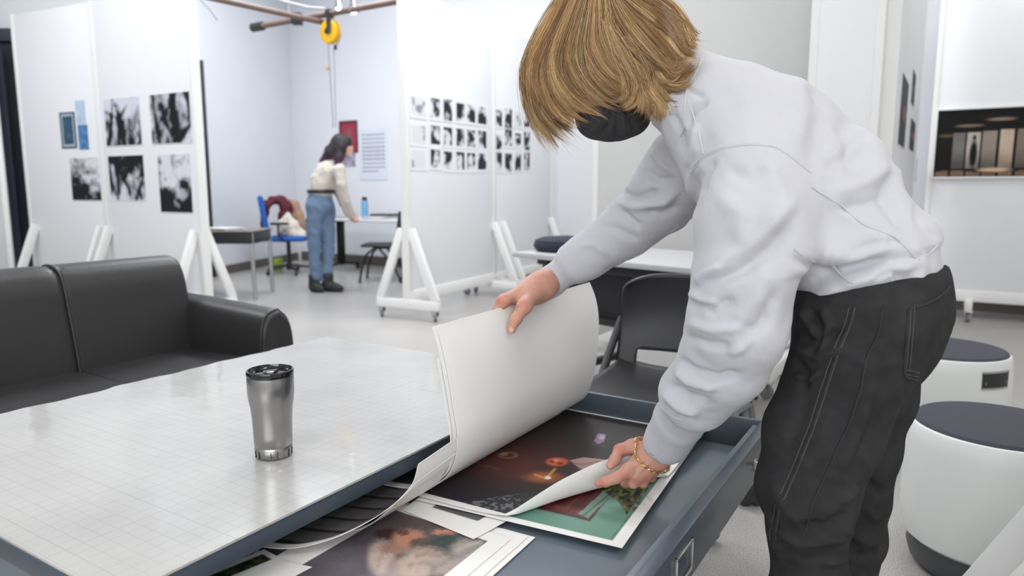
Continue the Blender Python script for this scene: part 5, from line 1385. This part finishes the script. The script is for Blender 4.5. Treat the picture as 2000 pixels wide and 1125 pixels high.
seam_tube('pocket_hem', JVt, JF, [[(1774, 604), (1815, 592), (1845, 572), (1858, 552)]], .0017, M_dden, jeans, None, .001)

# ---- shoes
for (c0, uo) in ((ka, 1.20), (kb, 1.47)):
    v0_ = c0[0] * V2[0] + c0[1] * V2[1]
    def w4(v, u, z, r_): p = W(v, u, z); return (p[0], p[1], z, r_)
    f = union([chain([w4(v0_ + .03, uo, .045, .040), w4(v0_ - .06, uo, .045, .045), w4(v0_ - .16, uo, .036, .038), w4(v0_ - .205, uo, .03, .028)], .03), chain([w4(v0_, uo, .06, .045), w4(v0_ + .0, uo, .11, .043)], .02)], .03)
    f = cut(f, (0, 0, .0145), (0, 0, -1)); a_, b2 = polygonise(f, .006); sh_ = mesh_np('shoe', a_, b2, mat('black_canvas', (.03, .03, .032), .7, bump=.2, bscale=400), pr_)
    f = chain([w4(v0_ + .03, uo, .012, .040), w4(v0_ - .06, uo, .012, .047), w4(v0_ - .16, uo, .012, .041), w4(v0_ - .205, uo, .012, .032)], .03); f = cut(cut(f, (0, 0, .002), (0, 0, -1)), (0, 0, .022), (0, 0, 1)); a_, b2 = polygonise(f, .006)
    mesh_np('sole', a_, b2, M_whiteb, sh_)

# ---- body: core under the clothes, head, hands
core = union([chain(shr(torso[2:], .66), .02, tflat), chain(shr(nleg[:-1], .62), .02), chain(shr(fleg[:-1], .62), .02),
              chain(shr(narm, .45) + shr(ncuff[1:], .52), .02), chain(shr(farm, .45) + shr(fcuff[1:], .58), .02), chain([J(1480, 280, 1.33, 70), J(1400, 215, 1.33, 56), J(1330, 180, 1.33, 50)], .02)], .03)
BV1, BF1 = polygonise(core, .010)
skull = chain([J(1166, 84, 1.33, 74), J(1192, 108, 1.33, 74), J(1232, 110, 1.33, 66)], .05, (U3, W(-.6, UC, 1.3), 1.08))
face = chain([J(1176, 150, 1.33, 66), J(1198, 192, 1.33, 50), J(1212, 226, 1.33, 32)], .04)
nose = chain([J(1142, 175, 1.33, 9), J(1142, 206, 1.33, 13)], .01)
cheekb = chain([J(1138, 212, 1.36, 26), J(1160, 222, 1.36, 26)], .02)
neck = chain([J(1238, 140, 1.33, 56), J(1290, 165, 1.33, 52), J(1350, 190, 1.33, 56)], .03)
ear = chain([J(1252, 150, 1.245, 10), J(1246, 170, 1.245, 8)], .01)
brow = chain([J(1132, 150, 1.29, 12), J(1130, 152, 1.37, 12)], .01); lips = chain([J(1160, 250, 1.32, 7), J(1160, 250, 1.34, 7)], .01)
fh = union([skull, face, cheekb, nose, neck, ear, brow, lips], .03); BV2, BF2 = polygonise(fh, .0045)

lw = J(1286, 878, 1.284, 26)
lh = union([
    union([chain([J(1330, 826, 1.262, 33), J(1305, 856, 1.28, 29), lw, J(1262, 898, 1.268, 25)], .03),
           chain([J(1276, 890, 1.275, 19), J(1228, 917, 1.235, 13)], .02), chain([J(1278, 896, 1.27, 18), J(1244, 929, 1.242, 12.5)], .02),
           chain([J(1284, 898, 1.275, 17), J(1259, 928, 1.258, 11.5)], .02), chain([J(1288, 896, 1.28, 15), J(1272, 918, 1.275, 10.5)], .02)], .016),
    chain([J(1228, 918, 1.232, 12), J(1202, 934, 1.212, 10.5), J(1183, 941, 1.202, 9.2), J(1168, 944, 1.196, 7.4)], .008),
    chain([J(1244, 932, 1.242, 11.5), J(1237, 944, 1.240, 9.6), J(1222, 944, 1.262, 8.6), J(1210, 936, 1.275, 7.4)], .006),
    chain([J(1259, 931, 1.258, 10.5), J(1256, 943, 1.258, 8.8), J(1244, 944, 1.285, 8)], .006),
    chain([J(1272, 920, 1.275, 9.6), J(1273, 932, 1.278, 8), J(1262, 936, 1.30, 7)], .006),
    chain([J(1268, 880, 1.292, 15), J(1236, 873, 1.290, 14.5), J(1211, 880, 1.272, 11.5), J(1201, 898, 1.248, 9.8), J(1192, 909, 1.230, 8)], .010)], .009)
BV3, BF3 = polygonise(lh, .0017); BV3 = relax(BV3, BF3, 1)
rh = union([
    union([chain([JV(1090, 536, -.77, 26), JV(1062, 556, -.775, 23), JV(1046, 566, -.785, 22), JV(1028, 578, -.79, 22)], .03),
           chain([JV(1030, 572, -.80, 18), JV(983, 587, -.812, 11.5)], .02), chain([JV(1032, 572, -.815, 16), JV(996, 581, -.832, 11)], .02),
           chain([JV(1034, 574, -.82, 15), JV(1008, 580, -.85, 10)], .02), chain([JV(1040, 574, -.82, 13), JV(1022, 582, -.865, 9)], .02)], .018),
    chain([JV(983, 588, -.812, 11), JV(972, 604, -.822, 9.5), JV(972, 636, -.818, 9), JV(976, 664, -.812, 7.5)], .006),
    chain([JV(996, 582, -.832, 10.5), JV(988, 606, -.838, 9), JV(992, 642, -.826, 8.6), JV(994, 672, -.815, 7.2)], .006),
    chain([JV(1008, 581, -.85, 9.6), JV(1002, 606, -.848, 8.6), JV(1008, 640, -.832, 8.2), JV(1010, 664, -.82, 7)], .006),
    chain([JV(1022, 582, -.865, 8.6), JV(1018, 604, -.855, 7.8), JV(1024, 632, -.838, 7.2), JV(1026, 650, -.828, 6.4)], .006),
    chain([JV(1044, 572, -.775, 17), JV(1024, 598, -.768, 14), JV(1008, 622, -.772, 10), JV(999, 644, -.779, 8.2)], .012)], .012)
BV4, BF4 = polygonise(rh, .0017); BV4 = relax(BV4, BF4, 1)
# knuckle creases, tendons, nails in the hands' own surface
BV3 = sculpt(BV3, BF3, [(seg((1268, 892), (1230, 914)), 4, .0012), (seg((1272, 900), (1246, 926)), 3.5, .0012), (seg((1262, 904), (1238, 918)), 3, -.0012), (seg((1272, 908), (1252, 926)), 3, -.0012), (seg((1212, 866), (1206, 884)), 2.5, -.0008),
                        (seg((1221, 926), (1226, 912)), 6, .0014), (seg((1240, 938), (1246, 926)), 5, .0014), (seg((1214, 890), (1232, 896), (1240, 890)), 6, -.003), (seg((1204, 930), (1208, 942)), 1.8, -.0008)])
BV4 = sculpt(BV4, BF4, [(seg((990, 588), (1030, 566)), 4, .0012), (seg((994, 598), (1006, 604), (1012, 596)), 5, -.0025), (seg((1000, 616), (1014, 622)), 2, -.0009), (seg((1018, 594), (1030, 602)), 6, .0016)])
Vs = [BV1, BV2, BV3, BV4]; Fs_ = [BF1, BF2, BF3, BF4]; o_ = 0; FF = []
for a_, f_ in zip(Vs, Fs_): FF.append(f_ + o_); o_ += len(a_)
BV = np.concatenate(Vs); BF = np.concatenate(FF)
x, y = project(BV); n_ = fbm(BV[:, 0] * 60 + 9, BV[:, 1] * 60 + BV[:, 2] * 60, 6, 3)
sc = s2l((194, 144, 125)) * (.9 + .2 * n_[:, None])
for (cx_, cy_, rr) in ((1222, 928, 9), (1243, 940, 8), (1260, 938, 7), (1212, 878, 9), (978, 590, 9), (1001, 650, 7), (1172, 944, 8), (1022, 596, 8)): sc = mix(sc, s2l((190, 118, 102)), blob(x, y, cx_, cy_, rr, rr, .8) * .6)
sc = mix(sc, s2l((206, 140, 122)), blob(x, y, 1140, 215, 40, 30, .8) * .6)
nl = blob(x, y, 999, 646, 4.6, 7.5, .15) * (BV[:, 2] > .7); sc = mix(sc, s2l((218, 168, 150)), nl)
sc = mix(sc, s2l((176, 118, 104)), strokem(x, y, [(994.5, 641), (999, 637), (1004, 641)], 1) * .6 * (BV[:, 2] > .7))
body = mesh_np('body', BV, BF, M_skin, pr_, sc)

# ---- mask
mk_ = chain([J(1160, 234, 1.33, 34), J(1196, 222, 1.33, 46), J(1234, 226, 1.33, 36)], .04, (U3, W(-.55, UC, 1.2), .85))
mtop = np.array(J(1130, 226, 1.33, 1)[:3]); mt2 = np.array(J(1262, 196, 1.33, 1)[:3]); ma = mt2 - mtop; mn = np.cross(ma, U3); mn /= np.linalg.norm(mn); mn = mn if mn[2] > 0 else -mn
mk_ = cut(mk_, mtop, mn); MV, MF = polygonise(mk_, .0028); MV = relax(MV, MF, 2)
MV = sculpt(MV, MF, [(seg((1196, 205), (1192, 240), (1170, 268)), 4, -.006), (seg((1206, 205), (1204, 240), (1202, 274)), 4, -.006), (seg((1180, 212), (1172, 240), (1150, 262)), 6, .005), (seg((1222, 205), (1232, 235), (1240, 262)), 4, -.006), (seg((1214, 205), (1218, 240), (1222, 270)), 5, .005)])
M_mask = mat('black_cotton', tuple(s2l((46, 45, 47))), .9, bump=.3, bscale=600)
mask = mesh_np('face_mask', MV, MF, M_mask, pr_)
MB().tube([J(1258, 215, 1.29, 1)[:3], J(1256, 185, 1.285, 1)[:3], J(1252, 160, 1.275, 1)[:3]], .0015, 6).build('ear_loop', M_mask, mask)

# ---- bracelet: gold curb chain round the left wrist
M_gold = mat('gold', (.83, .56, .22), .3, 1.0)
c0 = np.array(J(1270, 890, 1.275, 1)[:3]); e0 = np.array(J(1250, 872, 1.275, 1)[:3]) - c0; e0 /= np.linalg.norm(e0); axn = np.array(J(1298, 858, 1.272, 1)[:3]) - c0; axn /= np.linalg.norm(axn)
e0 = e0 - axn * (e0 @ axn); e0 /= np.linalg.norm(e0); e1_ = np.cross(axn, e0)
br = MB(); NL = 40; rel = BV3 - c0; hp = rel @ axn; selv = np.abs(hp) < .006; rr_ = rel[selv]; aa = np.arctan2(rr_ @ e1_, rr_ @ e0); rad_ = np.hypot(rr_ @ e1_, rr_ @ e0)
tb_ = np.linspace(-math.pi, math.pi, NL + 1)[:-1]; Rt = np.array([np.max(np.where(np.abs((aa - t + math.pi) % (2 * math.pi) - math.pi) < .25, np.minimum(rad_, .042), .0)) for t in tb_]); Rt = np.maximum(Rt, .018)
for _ in range(3): Rt = (np.roll(Rt, 1) + 2 * Rt + np.roll(Rt, -1)) / 4
Rt += .0022; rp = np.array([c0 + (e0 * math.cos(t) + e1_ * math.sin(t)) * R_ for t, R_ in zip(tb_, Rt)])
for i in range(NL):
    c = rp[i]; tg = rp[(i + 1) % NL] - rp[i - 1]; L_ = np.linalg.norm(tg) / 2; tg = tg / (2 * L_); rd = c - c0; rd /= np.linalg.norm(rd)
    sd = (axn * .9 + rd * .2) if i % 2 == 0 else (axn * .6 + rd * .7)
    br.tube([tuple(c + tg * L_ * .78 * math.cos(a2) + sd * .0031 * math.sin(a2)) for a2 in np.linspace(0, 2 * math.pi, 12, endpoint=False)], .0009, 6, close=True)
br.build('bracelet', M_gold, pr_)['label'] = 'gold chain bracelet'

# ---- hair
rs = np.random.RandomState(5)
def hair_depth(px, py):
    """near surface of the hair volume as distance in front of the head's mid plane"""
    e = ((px - 1195) / 178) ** 2 + ((py - 78) / 168) ** 2
    return .112 * np.sqrt(np.clip(1 - e * .82, 0, 1))
G_ = [  # guides: strokes in the photo from root to tip, (layer: 1 near side .. -1 far side), spread px
    ([(1118, -30), (1078, 40), (1042, 105), (1030, 160), (1046, 225), (1076, 272), (1094, 298)], .45, 9),
    ([(1112, -26), (1062, 50), (1030, 118), (1024, 150), (1036, 205), (1058, 255), (1084, 290)], .3, 6),
    ([(1125, -30), (1088, 50), (1052, 120), (1050, 175), (1072, 225), (1105, 252), (1128, 262)], .62, 10),
    ([(1130, -30), (1098, 45), (1070, 120), (1075, 170), (1100, 215), (1130, 235)], .85, 11),
    ([(1140, -30), (1112, 45), (1090, 115), (1102, 165), (1135, 200), (1165, 212)], 1, 12),
    ([(1150, -32), (1130, 40), (1115, 105), (1135, 155), (1172, 190), (1205, 203)], 1, 13),
    ([(1160, -32), (1150, 35), (1145, 95), (1168, 142), (1205, 172), (1238, 186)], .9, 13),
    ([(1172, -34), (1172, 28), (1178, 80), (1205, 125), (1240, 152), (1262, 168)], 1, 13),
    ([(1180, -34), (1190, 22), (1208, 68), (1240, 108), (1272, 140), (1290, 180)], 1, 13),
    ([(1190, -34), (1215, 15), (1245, 55), (1280, 95), (1312, 130), (1345, 128)], 1, 13),
    ([(1196, -34), (1235, 8), (1275, 38), (1312, 72), (1338, 102), (1360, 100)], .9, 11),
    ([(1200, -34), (1250, -2), (1296, 24), (1326, 58), (1342, 92), (1364, 98)], .6, 9),
    ([(1200, -40), (1255, -12), (1305, 14), (1334, 52), (1346, 82), (1362, 94)], .2, 7),
    ([(1210, 40), (1255, 90), (1290, 130), (1318, 152), (1345, 134), (1348, 120)], .9, 9),
    ([(1215, 60), (1262, 115), (1292, 160), (1325, 165), (1345, 146)], .8, 8),
    ([(1225, 70), (1262, 125), (1276, 170), (1300, 205), (1324, 212)], .95, 8),
    ([(1222, 80), (1255, 130), (1268, 175), (1294, 212), (1294, 236)], .9, 8),
    ([(1215, 80), (1246, 130), (1262, 180), (1280, 215), (1278, 240)], .8, 8),
    ([(1200, 60), (1232, 115), (1252, 165), (1262, 200), (1256, 225)], .95, 9),
    ([(1190, 50), (1215, 110), (1240, 160), (1232, 195), (1214, 210)], 1, 10),
    ([(1180, 40), (1200, 105), (1218, 150), (1222, 185), (1196, 205)], 1, 10),
    ([(1150, 20), (1140, 90), (1150, 140), (1180, 178), (1215, 195)], .95, 13),
    ([(1115, 10), (1085, 80), (1080, 140), (1105, 190), (1140, 212)], .75, 12),
    ([(1090, 20), (1055, 90), (1052, 160), (1080, 215), (1118, 246)], .4, 9),
    ([(1080, 30), (1044, 100), (1040, 170), (1062, 230), (1086, 272)], .2, 7),
    # far side and fringe behind
    ([(1118, -30), (1070, 50), (1040, 120), (1045, 180), (1085, 235), (1125, 262)], -.3, 10),
    ([(1130, -30), (1085, 60), (1060, 130), (1080, 190), (1115, 225), (1130, 236)], -.6, 12),
    ([(1150, -35), (1120, 50), (1090, 120), (1110, 180), (1140, 205)], -.9, 14), ([(1180, -35), (1180, 40), (1190, 100), (1220, 150), (1250, 190)], -1, 16),
    ([(1195, -35), (1240, 20), (1280, 70), (1310, 120), (1338, 140)], -.9, 13), ([(1200, -35), (1255, 5), (1305, 45), (1332, 90), (1355, 104)], -.4, 9),
]
HV, HF, HC = [], [], []; off_ = 0; M_ = 15
def strand(P, r0, col):
    global off_
    T = np.gradient(P, axis=0); T /= np.linalg.norm(T, axis=1)[:, None] + 1e-9
    a = np.cross(T, np.array([.3, .9, .1])); a /= np.linalg.norm(a, axis=1)[:, None] + 1e-9; b = np.cross(T, a)
    n = len(P); rr = r0 * np.minimum(1, (1.03 - np.linspace(0, 1, n)) * 3.2)[:, None]
    R = np.stack([P + (a * math.cos(t) + b * math.sin(t)) * rr for t in (0, 2.094, 4.189)], 1).reshape(-1, 3)
    i = np.arange(n - 1)[:, None] * 3; k = np.arange(3)[None]; k2 = (k + 1) % 3
    F = np.stack([i + k, i + k2, i + 3 + k2, i + 3 + k], -1).reshape(-1, 4) + off_
    HV.append(R); HF.append(F); HC.append(np.tile(col, (len(R), 1))); off_ += len(R)
def spline(pts, n):
    P = [np.array(p, float) for p in pts]; P = [2 * P[0] - P[1]] + P + [2 * P[-1] - P[-2]]; out = []
    for i in range(1, len(P) - 2):
        for k in range(8):
            t = k / 8; p0, p1, p2, p3 = P[i - 1:i + 3]; out.append(.5 * (2 * p1 + (p2 - p0) * t + (2 * p0 - 5 * p1 + 4 * p2 - p3) * t ** 2 + (3 * p1 - p0 - 3 * p2 + p3) * t ** 3))
    out.append(P[-2]); out = np.array(out); s = np.linspace(0, len(out) - 1, n); return np.stack([np.interp(s, np.arange(len(out)), out[:, i]) for i in range(out.shape[1])], -1)
base_cols = [s2l(c) for c in ((176, 142, 98), (200, 168, 122), (146, 112, 74), (112, 84, 56), (222, 194, 150), (166, 130, 86))]
tt = np.linspace(0, 1, M_)
for gi, (g, lay, spr) in enumerate(G_):
    S0 = spline(g, M_)
    if gi + 1 < len(G_) and gi < 12: S1 = spline(G_[gi + 1][0], M_); lay1 = G_[gi + 1][1]
    else: S1, lay1 = S0, lay
    for c in range(26):                                  # locks
        w_ = rs.rand() * (1.0 if gi < 12 else 0); S = S0 * (1 - w_) + S1 * w_; ly = lay * (1 - w_) + lay1 * w_
        nrm = np.stack([-np.gradient(S[:, 1]), np.gradient(S[:, 0])], 1); nrm /= np.linalg.norm(nrm, axis=1)[:, None]
        o1 = rs.randn() * spr * 1.0; wv = rs.randn() * 6.0; ph = rs.rand() * 6
        Lk = S + nrm * (o1 * (.5 + .5 * tt) + wv * np.sin(tt * 5 + ph) * tt)[:, None]
        dl = rs.rand() * .020; bc = base_cols[rs.choice(6, p=[.28, .22, .18, .12, .08, .12])] * (.72 + .6 * rs.rand())
        ln0 = rs.uniform(.80, 1.04)
        for k in range(16):
            q = rs.randn(2) * (2.6 * (1 - .55 * tt) )[:, None]; q = rs.randn(2)[None] * (3.6 * (1 - .62 * tt))[:, None]
            ln = ln0 * rs.uniform(.88, 1.03) if rs.rand() < .85 else rs.uniform(.5, .9)
            s_ = tt * min(ln, 1.0); X = np.interp(s_, tt, Lk[:, 0] + q[:, 0]); Y = np.interp(s_, tt, Lk[:, 1] + q[:, 1])
            if rs.rand() < .14: X = X + rs.randn() * 13 * s_ ** 2.2; Y = Y + rs.randn() * 9 * s_ ** 2.2
            hd_ = hair_depth(X, Y) * abs(ly) ** .5 * (1 if ly >= 0 else -1); hd_ = np.where(abs(ly) > .55, np.maximum(np.abs(hd_), .088) * np.sign(hd_), hd_); hd_ = hd_ - (dl + rs.rand() * .004) * np.sign(ly if ly else 1) * (1 - .3 * tt)
            hd_ = hd_ + (.055 * sstep(1275, 1335, X) * (ly > .5)); uu_ = UC - hd_
            r_ = np.stack([(X - 1000) / FPX, np.full(M_, math.cos(TILT)), np.full(M_, -math.sin(TILT))], -1); yy2 = -(Y - 562.5) / FPX
            r_[:, 1] += yy2 * math.sin(TILT); r_[:, 2] += yy2 * math.cos(TILT)
            kk = uu_ / (r_[:, 0] * U2[0] + r_[:, 1] * U2[1]); P = r_ * kk[:, None]; P[:, 2] += CAMH
            strand(P, .00042 + .0002 * rs.rand(), bc * (.85 + .3 * rs.rand()))
for k in range(420):                                     # loose single hairs
    g, lay, spr = G_[rs.randint(0, 25)]; S = spline(g, M_); S = S + rs.randn(2)[None] * np.array([9, 6]) * (.3 + tt[:, None]) + rs.randn(2)[None] * 16 * (tt[:, None] ** 2)
    ln = rs.uniform(.7, 1.0); s_ = tt * ln; X = np.interp(s_, tt, S[:, 0]); Y = np.interp(s_, tt, S[:, 1])
    uu_ = UC - (np.maximum(hair_depth(X, Y), .07) * max(lay, .4) + .006)
    r_ = np.stack([(X - 1000) / FPX, np.full(M_, math.cos(TILT)), np.full(M_, -math.sin(TILT))], -1); yy2 = -(Y - 562.5) / FPX
    r_[:, 1] += yy2 * math.sin(TILT); r_[:, 2] += yy2 * math.cos(TILT); kk = uu_ / (r_[:, 0] * U2[0] + r_[:, 1] * U2[1]); P = r_ * kk[:, None]; P[:, 2] += CAMH
    strand(P, .00028, base_cols[rs.randint(0, 6)])
# thick under-layer so that no scalp shows
cap = chain([J(1142, 40, 1.33, 50), J(1160, 62, 1.33, 74), J(1195, 55, 1.33, 84), J(1245, 72, 1.33, 62), J(1280, 104, 1.33, 30)], .05, (U3, W(-.6, UC, 1.3), 1.02))
HV2, HF2 = polygonise(cap, .006)
M_hair = attr_mat('blond_hair', .42, .45)
hc = np.tile(s2l((112, 82, 52)), (len(HV2), 1))
HV.append(HV2); HF.append(HF2 + off_); HC.append(hc)
hair = mesh_np('hair', np.concatenate(HV), np.concatenate(HF), M_hair, pr_, np.concatenate(HC))
hair['label'] = 'straight blond hair falling forward over the face'
# ================================================================== PERSON AT THE BACK DESK
def K(px, py, dy, rpx):
    Y = 7.30 + dy; p = atY(px, py, Y); return (p[0], p[1], p[2], rpx * (Y * math.cos(TILT) - (p[2] - CAMH) * math.sin(TILT)) / FPX)
q_ = atZ(632, 566, 0)
p2 = root('person', (q_[0], 7.35, 0), 0, 'person with long dark hair, cream sweater and blue jeans, leaning on the back desk', 'person')
def part(name, fs, h, m, parent, col=None, k=.03, nz=0, lab=None, cutz=None):
    f = union(fs, k)
    if cutz is not None: f = cut(f, (0, 0, cutz), (0, 0, -1))
    Vv, F = polygonise(f, h)
    if nz: Vv = Vv + vnormals(Vv, F) * ((fbm(Vv[:, 0] * 14, Vv[:, 2] * 12 + Vv[:, 1] * 6, 5, 3) - .5) * nz)[:, None]
    o = mesh_np(name, Vv, F, m, parent, None if col is None else np.tile(s2l(col), (len(Vv), 1)))
    if lab: o['label'] = lab
    return o
torso2 = [K(655, 322, 0, 15), K(643, 336, 0, 25), K(632, 358, 0, 26), K(627, 376, 0, 24)]
pel = [K(626, 378, 0, 23), K(626, 398, 0, 27)]
l1 = [K(616, 405, -.06, 18), K(613, 450, -.06, 14), K(614, 500, -.05, 11.5), K(616, 540, -.04, 10.5)]
l2 = [K(637, 405, .06, 17), K(640, 450, .05, 14), K(641, 500, .04, 11.5), K(639, 543, .0, 10.5)]
an_ = [K(662, 332, -.13, 12), K(667, 360, -.16, 10.5), K(676, 392, -.12, 9), K(688, 422, -.02, 7)]
af_ = [K(650, 330, .14, 11), K(655, 362, .16, 9), K(668, 396, .14, 8), K(684, 424, .1, 6)]
hand = lambda px, py, d: [chain([K(px - 2, py - 6, d, 5), K(px + 2, py, d, 5.5), K(px + 6, py + 3, d, 4)], .01)] + [chain([K(px + 4, py + 2, d + o, 2), K(px + 9 + s, py + 5 - abs(o) * 10, d + o * 1.6, 1.7)], .004) for o, s in ((-.03, 0), (-.01, 1), (.012, 1), (.03, -1))] + [chain([K(px + 1, py + 1, d - .03, 2.2), K(px + 5, py + 6, d - .05, 1.8)], .004)]
f_body = [chain(shr(torso2, .8), .04), chain(shr(pel, .8), .03), chain(shr(l1, .75), .03), chain(shr(l2, .75), .03), chain(shr(an_, .7), .02), chain(shr(af_, .7), .02),
          chain([K(656, 318, 0, 9), K(666, 300, 0, 9)], .02), chain([K(668, 284, 0, 16), K(674, 288, 0, 14)], .03), chain([K(677, 292, 0, 11), K(680, 300, 0, 9)], .02), chain([K(685.5, 290, 0, 3), K(686, 294, 0, 3)], .01)] + hand(690, 426, -.02) + hand(688, 428, .12)
part('body', f_body, .0085, M_skin, p2, (206, 160, 142), .02)
sw = part('sweater', [chain(torso2, .015), chain(an_, .01), chain(af_, .01)], .010, mat('cream_knit', tuple(s2l((204, 196, 184))), .9, bump=.6, bscale=120, sheen=.2), p2, nz=.03, lab='cream knitted sweater')
jn = part('jeans', [chain(pel, .015), chain(l1, .01), chain(l2, .01)], .010, mat('light_blue_denim', tuple(s2l((104, 126, 152))), .85, noise=.12, nscale=30, bump=.3, bscale=200), p2, nz=.03, lab='light blue jeans')
b = MB(); c = Vector(K(628, 374, 0, 1)[:3]); b.lathe([(.142, -.02), (.146, -.015), (.146, .015), (.142, .02)], c=tuple(c), n=40); b.build('belt', M_black, p2)
for (px, py, dd, sx_) in ((614, 558, -.04, 0), (640, 560, .0, 8)):
    z0_ = 0
    a0 = K(px, py - 18, dd, 11); a1 = K(px, py - 2, dd, 10); a2 = K(px + 8 + sx_, py + 2, dd, 8.5); a3 = K(px + 16 + sx_ * 1.3, py + 4, dd, 7)
    lowz = .035
    pts = [(a0[0], a0[1], .16, .062), (a1[0], a1[1], .06, .055), (a2[0], a1[1] - .02, .045, .045), (a3[0], a1[1] - .04, .035, .038)]
    part('boot', [chain(pts, .03)], .009, mat('black_boot_leather', (.02, .02, .022), .5), p2, cutz=.002)
hr = part('hair', [chain([K(664, 276, 0, 15.5), K(670, 281, -.0, 16.5), K(676, 279, 0, 12)], .04), chain([K(660, 285, 0, 16), K(648, 300, 0, 15), K(636, 314, 0, 10), K(627, 322, 0, 5)], .04), chain([K(664, 292, -.05, 11), K(662, 308, -.08, 9), K(658, 320, -.1, 6)], .03)], .0085, attr_mat('dark_hair', .5, .4), p2, (44, 32, 40), .04, nz=.02)
me = hr.data; n = len(me.vertices); co = np.empty(n * 3); me.vertices.foreach_get('co', co); co = co.reshape(-1, 3)
wz = sstep(1.43, 1.25, co[:, 2]); cc = np.ones((n, 4)); cc[:, :3] = s2l((40, 32, 38)) * (1 - wz[:, None]) + s2l((92, 50, 82)) * wz[:, None]; me.color_attributes['Col'].data.foreach_set('color', cc.astype(np.float32).ravel()); hr['label'] = 'long dark hair fading to violet'
part('face_mask', [chain([K(679, 300, 0, 8), K(682, 303, 0, 7)], .02)], .0085, mat('light_blue_mask', tuple(s2l((150, 190, 220))), .8), p2)
